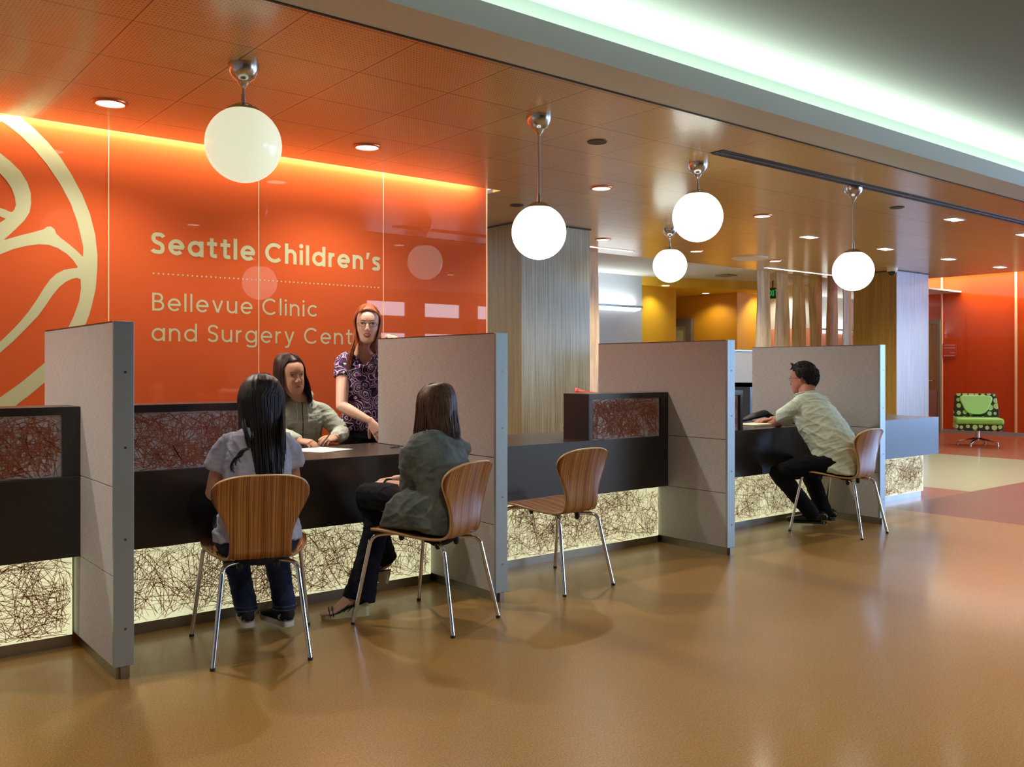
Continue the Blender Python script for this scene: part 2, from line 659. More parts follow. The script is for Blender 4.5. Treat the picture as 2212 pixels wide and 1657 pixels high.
# columns clad in veneer
c = MB()
c.box(5.69, 6.62, 6.95, 7.9, 0, C)
c.m = [2, 2, 0, 1, 1, 1]
o = c.build('wall_column_left', [M['col_grey'], M['col_warm_side'], M['dark_slot']])
o['kind'] = 'structure'
c = MB()
c.box(12.90, 13.86, 6.965, 7.66, 0, C)
c.m = [2, 2, 0, 1, 1, 1]
o = c.build('wall_column_right', [M['col_pale'], M['col_warm_side'], M['dark_slot']])
o['kind'] = 'structure'
c = MB()
for x0, x1, y0, y1 in ((5.68, 6.63, 6.94, 7.9), (12.89, 13.87, 6.955, 7.67)):
    c.box(x0, x1, y0, y1, C - 0.012, C)
struct('trim_column_reveal', c, M['dark_slot'])

# wavy edged timber slats of the screen
rng = random.Random(5)


def slat(x0, x1, y, seed, lab):
    m = MB()
    r = random.Random(seed)
    p1, p2 = r.random() * 6, r.random() * 6
    N = 26
    vs = []
    for i in range(N + 1):
        z = 0.02 + (C - 0.02) * i / N
        a = x0 + 0.022 * math.sin(z * 2.1 + p1) + 0.01 * math.sin(z * 4.3 + p2)
        b = x1 + 0.022 * math.sin(z * 2.3 + p2) + 0.01 * math.sin(z * 3.7 + p1)
        mid = (a + b) / 2
        vs += [(a, y, z), (mid, y - 0.014, z), (b, y, z), (b, y + 0.012, z), (mid, y - 0.002, z), (a, y + 0.012, z)]
    fs = []
    for i in range(N):
        for j in range(6):
            fs.append((i * 6 + j, i * 6 + (j + 1) % 6, (i + 1) * 6 + (j + 1) % 6, (i + 1) * 6 + j))
    fs += [(5, 4, 3, 2, 1, 0), tuple(N * 6 + j for j in range(6))]
    m.add(vs, fs)
    o = m.build('screen_slat', M['slat'])
    return tag(o, lab, 'slat', 'wavy veneer slats of the timber screen')


xs_s = [(7.62, 8.02), (11.28, 11.62), (11.77, 12.10), (12.22, 12.53), (12.67, 13.00), (13.14, 13.44), (13.60, 13.88)]
labs = ['wavy timber slat standing alone beside the big grey column', 'leftmost of the six wavy timber slats beyond the seated man',
        'wavy timber slat, second from the left of the six together', 'wavy timber slat, third from the left of the six together',
        'wavy timber slat, third from the right of the six together', 'wavy timber slat partly behind the farthest right globe lamp, second from right',
        'wavy timber slat nearest the ochre column, last of the six']
for i, ((a, b), lb) in enumerate(zip(xs_s, labs)):
    slat(a, b, 8.27, 11 + i, lb)

# ---------------------------------------------------------------- sign writing and emblem on the orange glass
LOGO = [
    [(1.082, 2.731), (1.109, 2.711), (1.157, 2.675), (1.233, 2.604), (1.304, 2.522), (1.368, 2.422), (1.426, 2.311), (1.470, 2.198), (1.500, 2.075), (1.513, 1.949), (1.512, 1.862), (1.503, 1.742), (1.481, 1.638), (1.455, 1.535), (1.466, 1.582), (1.448, 1.526), (1.408, 1.441), (1.356, 1.346), (1.289, 1.244), (1.214, 1.162), (1.140, 1.094), (1.064, 1.032), (0.982, 0.984), (0.880, 0.933), (0.880, 1.021), (0.982, 1.081), (1.087, 1.162), (1.172, 1.240), (1.215, 1.280), (1.266, 1.353), (1.315, 1.434), (1.352, 1.508), (1.378, 1.566), (1.397, 1.632), (1.382, 1.579), (1.408, 1.659), (1.419, 1.738), (1.417, 1.793), (1.401, 1.866), (1.430, 1.931), (1.432, 1.990), (1.419, 2.052), (1.397, 2.144), (1.361, 2.249), (1.304, 2.359), (1.233, 2.465), (1.157, 2.554), (1.089, 2.619), (1.022, 2.668), (0.982, 2.691), (0.943, 2.716)],
    [(1.430, 1.931), (1.397, 1.964), (1.346, 2.006), (1.304, 2.037), (1.279, 2.062), (1.272, 2.085), (1.251, 2.100), (1.230, 2.096), (1.212, 2.079), (1.150, 2.054), (1.082, 2.029), (0.999, 1.995), (0.917, 1.962), (0.917, 1.873), (0.982, 1.911), (1.049, 1.947), (1.116, 1.971), (1.185, 1.988), (1.240, 1.989), (1.289, 1.974), (1.339, 1.943), (1.375, 1.907), (1.401, 1.866)],
    [(0.904, 2.545), (0.982, 2.499), (1.035, 2.460), (1.089, 2.407), (1.126, 2.344), (1.143, 2.285), (1.145, 2.225), (1.136, 2.171), (1.109, 2.122), (1.062, 2.065), (1.022, 2.020), (0.999, 1.995), (0.956, 1.980), (0.956, 2.040), (0.982, 2.096), (1.012, 2.121), (0.982, 2.133), (0.943, 2.131), (0.943, 2.179), (0.982, 2.180), (1.002, 2.177), (1.028, 2.166), (1.042, 2.163), (1.055, 2.177), (1.064, 2.208), (1.059, 2.253), (1.042, 2.303), (1.015, 2.345), (0.982, 2.382), (0.904, 2.434)],
    [(1.401, 1.866), (1.395, 1.860), (1.368, 1.856), (1.325, 1.845), (1.282, 1.819), (1.247, 1.782), (1.212, 1.726), (1.178, 1.663), (1.136, 1.593), (1.079, 1.510), (1.125, 1.577), (1.087, 1.524), (1.034, 1.460), (0.982, 1.404), (0.880, 1.302), (0.880, 1.241), (0.982, 1.340), (1.051, 1.409), (1.122, 1.490), (1.179, 1.559), (1.147, 1.512), (1.178, 1.556), (1.219, 1.619), (1.261, 1.690), (1.297, 1.739), (1.332, 1.772), (1.368, 1.793), (1.397, 1.801), (1.417, 1.793)]]


def flat_poly(mb, pts, y, m=0):
    o = len(mb.v)
    mb.v += [(x, y, z) for x, z in pts]
    a = sum(pts[i][0] * pts[(i + 1) % len(pts)][1] - pts[(i + 1) % len(pts)][0] * pts[i][1] for i in range(len(pts)))
    idx = list(range(o, o + len(pts)))
    if a < 0:
        idx = idx[::-1]
    from mathutils.geometry import tessellate_polygon
    P3 = [Vector((x, z, 0)) for x, z in pts]
    for t in tessellate_polygon([P3]):
        mb.f.append(tuple(o + i for i in t))
        mb.m.append(m)


lg = MB()
for i, pl in enumerate(LOGO):
    flat_poly(lg, pl, YW - 0.0008 - 0.0002 * i)
ring = [(0.53 + 0.935 * math.cos(math.radians(t_)), 1.83 + 0.935 * math.sin(math.radians(t_))) for t_ in range(62, 301, 4)]
for i in range(len(ring) - 1):
    (xa, za), (xb, zb) = ring[i], ring[i + 1]
    ka, kb = 0.05 / 0.935, 0.05 / 0.935
    lg.add([(xa + (xa - .53) * ka, YW - .0006, za + (za - 1.83) * ka), (xa - (xa - .53) * ka, YW - .0006, za - (za - 1.83) * ka),
            (xb - (xb - .53) * kb, YW - .0006, zb - (zb - 1.83) * kb), (xb + (xb - .53) * kb, YW - .0006, zb + (zb - 1.83) * kb)], [(0, 1, 2, 3)])

tag(lg.build('wall_emblem', M['letter']), 'large pale curving emblem of ring and fluid strokes on orange glass', 'emblem')


def arc(cx, cy, r, a0, a1, n=18, ry=None):
    ry = r if ry is None else ry
    return [(cx + r * math.cos(math.radians(a0 + (a1 - a0) * i / n)), cy + ry * math.sin(math.radians(a0 + (a1 - a0) * i / n))) for i in range(n + 1)]


def bez(*P, n=10):
    out = []
    for k in range(0, len(P) - 1, 3):
        p0, p1, p2, p3 = P[k:k + 4]
        for i in range(n + 1):
            if i == 0 and k:
                continue
            t = i / n
            a, b, c_, d_ = (1 - t) ** 3, 3 * t * (1 - t) ** 2, 3 * t * t * (1 - t), t ** 3
            out.append((a * p0[0] + b * p1[0] + c_ * p2[0] + d_ * p3[0], a * p0[1] + b * p1[1] + c_ * p2[1] + d_ * p3[1]))
    return out


def glyph(ch, s, xh):
    """strokes (centre lines) and advance width, cap height 1, stroke width s"""
    h = s / 2
    r = xh / 2 - h          # bowl radius of the centre line
    cy = xh / 2
    if ch == ' ':
        return [], 0.20
    if ch in 'adgeoc':
        cx = r + h
        w = 2 * r + s
        ring = arc(cx, cy, r, 0, 360, 36)
        if ch == 'a':
            return [ring, [(w - h, 0), (w - h, xh)]], w
        if ch == 'd':
            return [ring, [(w - h, 0), (w - h, 1.04)]], w
        if ch == 'g':
            return [ring, [(w - h, xh), (w - h, 0.0)] + bez((w - h, 0.0), (w - h, -0.22), (w - h - .12, -0.29 + h), (cx, -0.29 + h), (cx - .12, -0.29 + h), (cx - r * .7, -0.26 + h), (cx - r * .86, -0.2 + h))[1:]], w
        if ch == 'e':
            return [[(h, cy), (w - h * .4, cy)], arc(cx, cy, r, -3, 318, 34)], w * 0.98
        if ch == 'o':
            return [ring], w
        return [arc(cx, cy, r, 42, 318, 30)], w * 0.88
    if ch in 'nhur':
        rn = (0.56 + h * 0.2) / 2 - h + 0.03
        if ch == 'r':
            return [[(h, 0), (h, xh)], bez((h, xh * .52), (h + .02, xh - h - .05), (h + .14, xh - h), (0.36, xh - h))], 0.36
        if ch == 'u':
            return [[(2 * rn + h, 0), (2 * rn + h, xh)], [(h, xh), (h, rn + h)] + arc(rn + h, rn + h, rn, 180, 360, 16)[1:]], 2 * rn + s
        top = 1.04 if ch == 'h' else xh
        return [[(h, 0), (h, top)], arc(rn + h, xh - h - rn, rn, 180, 0, 16) + [(2 * rn + h, 0)]], 2 * rn + s
    if ch == 'l':
        return [[(h, 0), (h, 1.04)]], s
    if ch == 'i':
        return [[(h, 0), (h, xh)], ('dot', h, xh + 0.17 + h * .4, s * 0.62)], s
    if ch == 't':
        x0 = 0.14
        return [[(x0 + h, 0.96), (x0 + h, 0.2)] + bez((x0 + h, 0.2), (x0 + h, h + .01), (x0 + h + .06, h - .005), (0.40 + h, h + 0.015))[1:], [(0.0, xh - h * .9), (0.40 + h, xh - h * .9)]], 0.40 + h
    if ch == 'v':
        return [[(0.06, xh), (0.32 + h * .2, 0.03)], [(0.58 + h * .4, xh), (0.32 + h * .2, 0.03)]], 0.64 + h * .4
    if ch == 'y':
        return [[(0.06, xh), (0.33, 0.03)], [(0.60, xh), (0.29, -0.10)] + bez((0.29, -.10), (0.24, -.22), (0.18, -.25), (0.05, -.2))[1:]], 0.66
    if ch in 'sS':
        if ch == 'S':
            W, T = 0.56 + h * .4, 1.0
        else:
            W, T = 0.44 + h * .4, xh
        a = h * 0.98
        return [bez((W - h * .5, T * .80), (W * .80, T - a + .01), (W * .64, T - a), (W * .5, T - a),
                    (W * .24, T - a), (a * .9, T * .86), (a * .95, T * .73),
                    (a, T * .42), (W - a, T * .62), (W - a, T * .28),
                    (W - a, T * .12), (W * .76, a), (W * .48, a),
                    (W * .3, a), (W * .15, T * .1), (h * .4, T * .19), n=9)], W
    if ch == 'C':
        R = 0.5 - h
        return [arc(0.5, 0.5, R, 44, 316, 34)], 0.90
    if ch == 'B':
        W = 0.62
        return [[(W * .5, 1 - h), (h, 1 - h), (h, h), (W * .55, h)], [(h, .53), (W * .5, .53)],
                bez((W * .5, 1 - h), (W * .98, 1 - h), (W * .98, .53), (W * .5, .53)),
                bez((W * .5, .53), (W * 1.12, .53), (W * 1.12, h), (W * .52, h))], W + .02
    if ch == "'":
        return [('wedge', s * 0.65, 0.92, s)], s * 1.3
    return [], 0.4


def ribbon(mb, pts, w, fx, fz, y):
    n = len(pts)
    vs = []
    for i in range(n):
        a, b = pts[max(i - 1, 0)], pts[min(i + 1, n - 1)]
        p = pts[i]
        # mitre
        d1 = Vector((p[0] - a[0], p[1] - a[1]))
        d2 = Vector((b[0] - p[0], b[1] - p[1]))
        if d1.length < 1e-7:
            d1 = d2
        if d2.length < 1e-7:
            d2 = d1
        d1.normalize()
        d2.normalize()
        t = (d1 + d2).normalized()
        nn = Vector((-t.y, t.x))
        k = 1 / max(0.5, nn.dot(Vector((-d1.y, d1.x))))
        for sgn in (1, -1):
            q = (p[0] + nn.x * w / 2 * k * sgn, p[1] + nn.y * w / 2 * k * sgn)
            vs.append((fx(q[0]), y, fz(q[1])))
    mb.add(vs, [(2 * i, 2 * i + 1, 2 * i + 3, 2 * i + 2) for i in range(n - 1)])


def write(mb, text, x0, x1, base, cap, s, xh, gap):
    wd = [glyph(ch, s, xh) for ch in text]
    nat = sum(w for _, w in wd)
    g = ((x1 - x0) / cap - nat) / (len(text) - 1)
    x = 0.0
    k = 0
    for ch, (st, w) in zip(text, wd):
        for q in st:
            fx = lambda a, x=x: x0 + (x + a) * cap
            fz = lambda b: base + b * cap
            k += 1
            y = YW - 0.0008 - 0.0001 * (k % 5)
            if q[0] == 'dot':
                ribbon_pts = [(q[1] + q[3] * math.cos(2 * PI * j / 20), q[2] + q[3] * math.sin(2 * PI * j / 20)) for j in range(20)]
                mb.add([(fx(a), y, fz(b)) for a, b in ribbon_pts], [tuple(range(20))])
            elif q[0] == 'wedge':
                pts = [(q[1] - q[3] * .55, q[2] - .34), (q[1] + q[3] * .1, q[2] - .34), (q[1] + q[3] * .7, q[2] + .02), (q[1] - q[3] * .35, q[2] + .02)]
                mb.add([(fx(a), y, fz(b)) for a, b in pts], [(0, 1, 2, 3)])
            else:
                ribbon(mb, q, s, fx, fz, y)
        x += w + g
    return g


sg = thing('wall_sign', 'cream lettering in three lines with a dotted rule on orange glass wall', 'sign', (0, 0, 0))
def write_words(text, x0, x1, base, cap, s, xh, name):
    """one mesh per word, set on one common line"""
    wd = [glyph(ch, s, xh) for ch in text]
    g = ((x1 - x0) / cap - sum(w for _, w in wd)) / (len(text) - 1)
    x, start, word = 0.0, 0.0, ''
    for ch, (_, w) in zip(text + ' ', wd + [(None, 0)]):
        if ch == ' ':
            if word:
                m = MB()
                write(m, word, x0 + start * cap, x0 + (x - g) * cap, base, cap, s, xh, 0)
                m.build(name, M['letter'], sg)
            word = ''
            x += w + g
            start = x
        else:
            word += ch
            x += w + g


write_words("Seattle Children's", 1.838, 3.515, 1.985, 0.137, 0.185, 0.76, 'bold_word')
write_words("Bellevue Clinic", 1.842, 2.995, 1.620, 0.114, 0.118, 0.735, 'light_word')
write_words("and Surgery Center", 1.838, 3.455, 1.425, 0.114, 0.118, 0.735, 'light_word')
m = MB()
for i in range(54):
    x = 1.85 + (3.50 - 1.85) * i / 53
    m.add([(x + .0055 * math.cos(a), YW - .002, 1.858 + .0055 * math.sin(a)) for a in [2 * PI * j / 12 for j in range(12)]], [tuple(range(12))])
m.build('dotted_rule', M['letter'], sg)

# small sign plate by the far door
s = thing('door_sign', 'small clear sign plate on far orange wall beside the oak door', 'sign', (17.74, 8.5, 1.6))
m = MB()
m.box(-0.012, 0, -.14, .14, -.13, .13)
m.build('plate', simple('clear pinkish acrylic', srgb(196, 70, 50), 0.15), s)
m = MB()
for z in (.10, .045, -.05, -.105):
    m.box(-0.014, -0.012, -.11, .11 if z != -.05 else -.02, z - .009, z + .009)
m.build('lettering_bars', simple('grey pink lettering', srgb(206, 140, 120), 0.5), s)

# ---------------------------------------------------------------- lamps and ceiling fittings


def spot(parent, power, color, size=2.45, blend=0.6, r=0.05, z=-0.02):
    l = bpy.data.lights.new('spot', 'SPOT')
    l.energy = power
    l.color = color
    l.spot_size = size
    l.spot_blend = blend
    l.shadow_soft_size = r
    o = bpy.data.objects.new('bulb_light', l)
    o.parent = parent
    o.location = (0, 0, z)
    COL.objects.link(o)


WARM = (1.0, 0.93, 0.80)


def downlight(x, y, z, label, r=0.085, power=40, trim='trim_copper', square=False, col=WARM):
    t = thing('recessed_downlight', label, 'downlight', (x, y, z), 0, 'recessed ceiling downlights')
    m = MB()
    if square:
        for i in range(2):
            m.box(-0.10 + 0.105 * i, -0.005 + 0.105 * i, -0.05, 0.05, -0.006, -0.001)
        m.build('lens', M['lamp'], t)
        m = MB()
        m.box(-.115, .115, -.062, .062, -0.004, 0)
        m.build('trim_ring', M[trim], t)
    else:
        m.lathe([(r * 0.86, -0.003), (r * 0.84, -0.007), (0.0001, -0.008)], n=28)
        m.build('lens', M['lamp'], t)
        m = MB()
        m.lathe([(r * 0.86, -0.001), (r * 0.88, -0.01), (r * 1.08, -0.008), (r * 1.1, 0.0)], n=28)
        m.build('trim_ring', M[trim], t, smooth=True)
    spot(t, power, col)
    return t


for x, y, lab in ((-0.741, 5.283, 'added unseen round downlight over the leftmost station, out past the emblem'), (-0.741, 4.23, 'added unseen round downlight over the leftmost counter front'), (1.403, 5.283, 'round recessed downlight over the left end of orange wall, near the emblem'),  # first two added out of view to brighten the nearest partition
                  (3.002, 5.273, 'round recessed downlight right of the large near globe lamp'),
                  (5.165, 5.29, 'round recessed downlight between the second and third globe lamps'),
                  (7.309, 5.29, 'round recessed downlight right of the third globe lamp'),
                  (7.244, 7.39, 'faint round downlight just behind the grey column top'),
                  (8.862, 7.39, 'round downlight right of the farthest small globe lamp'),
                  (10.5, 7.39, 'round downlight in front of the timber slat screen')):
    downlight(x, y, C, lab, power=140)
for x, y, lab in ((8.961, 4.25, 'twin square downlight nearest the black ceiling slot'),
                  (10.58, 4.25, 'twin square downlight at right edge, under the slot end'),
                  (8.904, 5.83, 'twin square downlight left of the rightmost globe stem'),
                  (10.524, 5.83, 'twin square downlight right of the rightmost globe stem'),
                  (12.155, 5.84, 'twin square downlight over the pale column'),
                  (13.7, 5.84, 'farthest twin square downlight, nearest the far orange wall')):
    downlight(x, y, C, lab, power=90, square=True, trim='trim_white')
downlight(10.943, 9.75, 2.57, 'small downlight under yellow bulkhead, left one', 0.07, 22, 'trim_white')
downlight(12.60, 10.3, 2.57, 'small downlight under yellow bulkhead, right one', 0.07, 22, 'trim_white')
downlight(13.5, 9.5, C, 'downlight above amber wall return behind the slats', 0.07, 60, 'trim_white')
# unseen downlights added behind and beside the camera as fill light
for x, y in ((1.0, 0.6), (4.0, 0.6), (7.0, 0.6), (10.0, 0.6), (2.5, -2.4), (6.0, -2.4), (10.0, -2.4)):
    downlight(x, y, CU, 'added unseen round downlight in white ceiling, fill light over the waiting area', 0.085, 170, 'trim_white', col=(1.0, 0.93, 0.80))


def globe(x, y, zc, R, label, mat):
    t = thing('globe_pendant', label, 'pendant lamp', (x, y, C), 0, 'opal globe pendant lamps')
    m = MB()
    m.lathe([(0.073, 0), (0.073, -0.006), (0.072, -0.02), (0.066, -0.042), (0.052, -0.064), (0.034, -0.076), (0.028, -0.080), (0.024, -0.094), (0.012, -0.108), (0.008, -0.115), (0.0001, -0.115)], n=36)
    m.build('canopy', M['satin'], t, smooth=True)
    top = zc + R - C
    m = MB()
    m.cyl((0, 0, top + 0.03), 0.0065, -0.10 - (top + 0.03), 12)
    m.cyl((0, 0, top + 0.012), 0.0105, 0.05, 14)
    m.build('stem', M['satin'], t, smooth=True)
    m = MB()
    a = 0.42
    m.lathe([(0.0001, top + 0.018), (R * 0.2, top + 0.014), (R * a, top - R * (1 - math.cos(math.asin(a))) + 0.008), (R * (a + .03), top - R * (1 - math.cos(math.asin(a))) - 0.006)], n=36)
    m.build('cap', M['satin'], t, smooth=True)
    m = MB()
    pr = []
    for i in range(25):
        th = math.asin(a) + (PI - math.asin(a)) * i / 24
        pr.append((max(R * math.sin(th), 0.0001), zc - C + R * math.cos(th)))
    m.lathe(pr, n=48)
    m.build('globe', mat, t, smooth=True)
    return t


globe(1.728, 4.222, 2.325, 0.180, 'large near opal globe lamp hanging before the orange wall', M['globe_dim'])
globe(3.409, 4.005, 2.036, 0.158, 'opal globe lamp on a long stem in front of the grey column', M['globe'])
globe(5.074, 4.22, 2.326, 0.178, 'opal globe lamp on a short stem, upper one of the middle pair', M['globe'])
globe(7.236, 6.388, 2.324, 0.177, 'smallest opal globe lamp, lower one of the middle pair', M['globe'])
globe(6.725, 3.997, 2.034, 0.161, 'rightmost opal globe lamp on long stem above seated man', M['globe'])

# black linear air slot
t = thing('air_slot', 'long black linear air diffuser set in the timber ceiling', 'air vent', (4.90, 3.91, C))
m = MB()
m.box(0, 9.0, -0.055, 0.055, -0.004, 0)
m.build('slot', M['dark_slot'], t)
m = MB()
m.box(0.02, 9.0, -0.012, -0.004, -0.010, -0.004)
m.box(0.02, 9.0, 0.052, 0.060, -0.008, 0)
for i in range(7):
    m.box(1.28 * i + 1.2, 1.28 * i + 1.21, -0.055, 0.055, -0.007, -0.004)
m.build('blade', M['alu_dark'], t)

for x, y, lab in ((4.092, 4.228, 'dark round ceiling speaker between the second and third globes'), (5.119, 6.322, 'dark round ceiling speaker near end of orange wall'), (7.887, 4.253, 'dark round ceiling speaker right of the rightmost globe canopy')):
    m = MB()
    m.lathe([(0.0001, -0.004), (0.055, -0.005), (0.062, -0.006), (0.066, 0.0)], n=24)
    tag(m.build('ceiling_speaker', simple('dark bronze grille', srgb(50, 34, 26), 0.5), loc=(x, y, C)), lab, 'speaker', 'dark round ceiling speakers')
m = MB()
m.lathe([(0.0001, -0.02), (0.2, -0.02), (0.23, -0.014), (0.24, 0.0)], n=32)
tag(m.build('air_diffuser', M['trim_white'], loc=(9.97, 7.41, C)), 'shallow round cream air diffuser near the slat screen', 'air vent')
for x0, x1, y, lab in ((7.3, 8.25, 7.92, 'short linear light strip behind the grey column top'), (11.1, 13.0, 7.98, 'long thin linear light strip before the six slats')):
    t = thing('linear_light', lab, 'ceiling light', (x0, y, C))
    m = MB()
    m.box(0, x1 - x0, -0.03, 0.03, -0.006, -0.001)
    m.build('diffuser', M['lamp_soft'], t)
    m = MB()
    m.box(-.03, x1 - x0 + .03, -0.045, 0.045, -0.003, 0)
    m.build('frame', M['trim_white'], t)
# dome camera
t = thing('dome_camera', 'small white dome security camera at the ochre column top', 'camera', (12.60, 6.87, C))
m = MB()
m.lathe([(0.075, 0), (0.075, -0.03), (0.065, -0.05), (0.05, -0.055)], n=24)
m.build('housing', M['trim_white'], t, smooth=True)
m = MB()
m.lathe([(0.058, -0.05), (0.055, -0.075), (0.035, -0.10), (0.0001, -0.112)], n=24)
m.build('dome', simple('smoked dome', srgb(30, 30, 34), 0.08), t, smooth=True)
# wall sconce on the grey wall and one behind the slats
for x0, x1, y, z, lab in ((8.9, 10.46, 9.97, 2.17, 'long white linear wall sconce on pale grey wall'), (13.3, 17.4, 10.5, 2.0, 'long linear wall light seen between the timber slats')):
    t = thing('wall_sconce', lab, 'wall light', (x0, y, z))
    m = MB()
    L = x1 - x0
    m.add([(0, -0.02, -.03), (L, -0.02, -.03), (L, -.13, -.01), (0, -.13, -.01), (0, 0, .035), (L, 0, .035), (L, -.15, .035), (0, -.15, .035)],
          [(0, 3, 2, 1), (4, 5, 6, 7), (3, 7, 6, 2), (0, 1, 5, 4), (1, 2, 6, 5), (0, 4, 7, 3)])
    m.build('housing', M['lamp_soft'], t)
    m = MB()
    m.box(-.02, L + .02, -.165, -.15, .02, .05)
    m.build('trim', M['alu'], t)
    l = bpy.data.lights.new('uplight', 'AREA')
    l.shape = 'RECTANGLE'
    l.size, l.size_y = L, 0.08
    l.energy = 5 * L
    l.color = (0.95, 1.0, 0.92)
    o = bpy.data.objects.new('uplight', l)
    o.parent = t
    o.location = (L / 2, -.08, .06)
    o.rotation_euler = (PI, 0, 0)
    COL.objects.link(o)
m = MB()
m.box(-.13, .13, -.02, .02, -.09, .09)
m.box(-.01, .01, -.01, .01, .09, .21)
ex = m.build('exit_sign', simple('dark green sign face', srgb(16, 50, 28), 0.4), loc=(12.86, 9.1, 2.50))
ex.rotation_euler = (0, 0, math.radians(-62))
tag(ex, 'small green exit sign glimpsed between the first two slats', 'sign')
m = MB()
GE = {'E': [[(.5, 1), (0, 1), (0, 0), (.5, 0)], [(0, .5), (.4, .5)]], 'X': [[(0, 0), (.6, 1)], [(0, 1), (.6, 0)]], 'I': [[(0, 0), (0, 1)]], 'T': [[(.3, 0), (.3, 1)], [(0, 1), (.6, 1)]]}
xx = -.095
for ch in 'EXIT':
    for st in GE[ch]:
        ribbon(m, [(xx + p[0] * .07, -.05 + p[1] * .1) for p in st], 0.014, lambda a: a, lambda b: b, -.022)
    xx += .02 if ch == 'I' else .055
m.build('letters', M['green_sign'], ex)
# grille above it (small dark sensor in grey ceiling)
m = MB()
m.box(-.12, .12, -.12, .12, -.02, 0)
tag(m.build('ceiling_grille', M['frame_grey'], loc=(11.5, 9.0, C)), 'small grey square grille in the rear white ceiling', 'air vent')

# ---------------------------------------------------------------- partitions between the stations
YP0, YP1 = 3.83, 5.06
PX = [1.03, 2.96, 4.91, 6.84]
PT = 0.0775
PH = 1.44
plabs = ['grey woven partition panel nearest the camera, left of the girl in the pale blouse',
         'grey woven partition panel between the seated woman in grey and the empty chair',
         'grey woven partition panel right of the empty chair',
         'grey woven partition panel behind the seated man']


def partition(x, label):
    t = thing('partition_panel', label, 'partition', (x, YP0, 0), 0, 'fabric partitions between the counter stations')
    L = YP1 - YP0
    for z0, z1 in ((0.052, 0.4128), (0.4162, 0.771), (0.7745, PH - 0.006)):
        m = MB()
        m.box(0.0, PT, 0.016, L, z0, z1)
        m.build('fabric_tile', M['fabric'], t, bevel=0.0015)
    m = MB()
    m.box(0.004, PT - .004, 0.018, L - .004, 0.05, PH - 0.008)
    m.build('core', M['black'], t)
    m = MB()
    m.box(-0.0008, PT + 0.0008, 0, 0.016, 0.05, PH)
    cap = m.build('end_cap', M['alu'], t, bevel=0.0015)
    for z in (1.235, 0.93, 0.56, 0.20):
        m = MB()
        m.cyl((PT / 2 + .006, -0.0015, z), 0.0055, 0.003, 16, axis='Y')
        m.build('screw', M['alu_dark'], cap)
    m = MB()
    m.box(-0.0008, PT + 0.0008, 0.016, L + .001, PH - 0.005, PH)
    m.build('top_trim', M['alu_dark'], t)
    m = MB()
    m.box(0.012, PT - .012, 0.014, L, 0.0, 0.05)
    m.build('kick_plate', M['steel'], t)
    m = MB()
    m.box(0.026, 0.052, -0.002, 0.014, 0.0, 0.05)
    m.build('foot', M['steel'], t)
    return t


for x, lb in zip(PX, plabs):
    partition(x, lb)
# partition parallel to the wall, far behind the fourth station
t = thing('partition_panel', 'pale blue grey partition glimpsed behind the third and fourth partitions', 'partition', (7.2, 6.0, 0))
m = MB()
m.box(0, 1.15, 0, .06, .05, 1.43)
m.build('fabric_tile', M['fabric'], t)
m = MB()
m.box(-.01, 1.16, -.005, .065, 1.43, 1.445)
m.box(-.01, 1.16, .01, .05, 0, .05)
m.build('top_trim', M['alu'], t)

# ---------------------------------------------------------------- counters
HT, HB, YF, YB = 0.7726, 0.4148, 4.35, 5.10


def twigs(mb, x0, x1, z0, z1, y, n, seed, m=1, wmin=.0011, wmax=.0026, lmin=.09, lmax=.34):
    r = random.Random(seed)
    for k in range(n):
        # gather some sticks around shared hearts so that stars and knots appear
        if k % 14 == 0:
            hx, hz = r.uniform(x0, x1), r.uniform(z0, z1)
        if r.random() < 0.45:
            cx, cz = hx + r.gauss(0, .03), hz + r.gauss(0, .03)
        else:
            cx, cz = r.uniform(x0 - .03, x1 + .03), r.uniform(z0 - .03, z1 + .03)
        L = r.uniform(lmin, lmax)
        a = r.uniform(0, PI)
        bend = r.uniform(-.35, .35)
        w = r.uniform(wmin, wmax)
        pts = []
        for i in range(5):
            s_ = (i / 4 - .5) * L
            aa = a + bend * (i / 4 - .5)
            px, pz = cx + s_ * math.cos(aa), cz + s_ * math.sin(aa)
            if x0 <= px <= x1 and z0 <= pz <= z1:
                pts.append((px, pz))
            elif len(pts) == 1:
                pts = []
            elif len(pts) > 1:
                break
        if len(pts) < 2:
            continue
        yy = y - 0.0006 * (k % 5)
        vs = []
        for i in range(len(pts)):
            p, q = pts[max(i - 1, 0)], pts[min(i + 1, len(pts) - 1)]
            d = Vector((q[0] - p[0], q[1] - p[1])).normalized()
            for sg in (1, -1):
                vs.append((pts[i][0] - d.y * w / 2 * sg, yy, pts[i][1] + d.x * w / 2 * sg))
        mb.add(vs, [(2 * i, 2 * i + 1, 2 * i + 3, 2 * i + 2) for i in range(len(pts) - 1)], m)


def riser(x0, x1, parent, seed, inner_left):
    t = MB()
    D = 0.25
    fl_, fr = (0.073, 0.033) if inner_left else (0.033, 0.073)
    t.box(x0, x1, YF, YF + D, 1.044, 1.08)
    t.box(x0, x0 + fl_, YF, YF + D, HT, 1.044)
    t.box(x1 - fr, x1, YF, YF + D, HT, 1.044)
    t.box(x0 + fl_, x1 - fr, YF + .06, YF + D, HT, 1.044)
    rb = t.build('riser_box', M['counter'], parent, bevel=0.001)
    s = MB()
    s.box(x0 + fl_, x1 - fr, YF + .022, YF + .034, HT, 1.044)
    twigs(s, x0 + fl_, x1 - fr, HT, 1.044, YF + .021, 560, seed, wmin=.0016, wmax=.0034, lmax=.26)
    s.build('twig_screen', [M['panel_dim'], M['twig_dim']], rb)


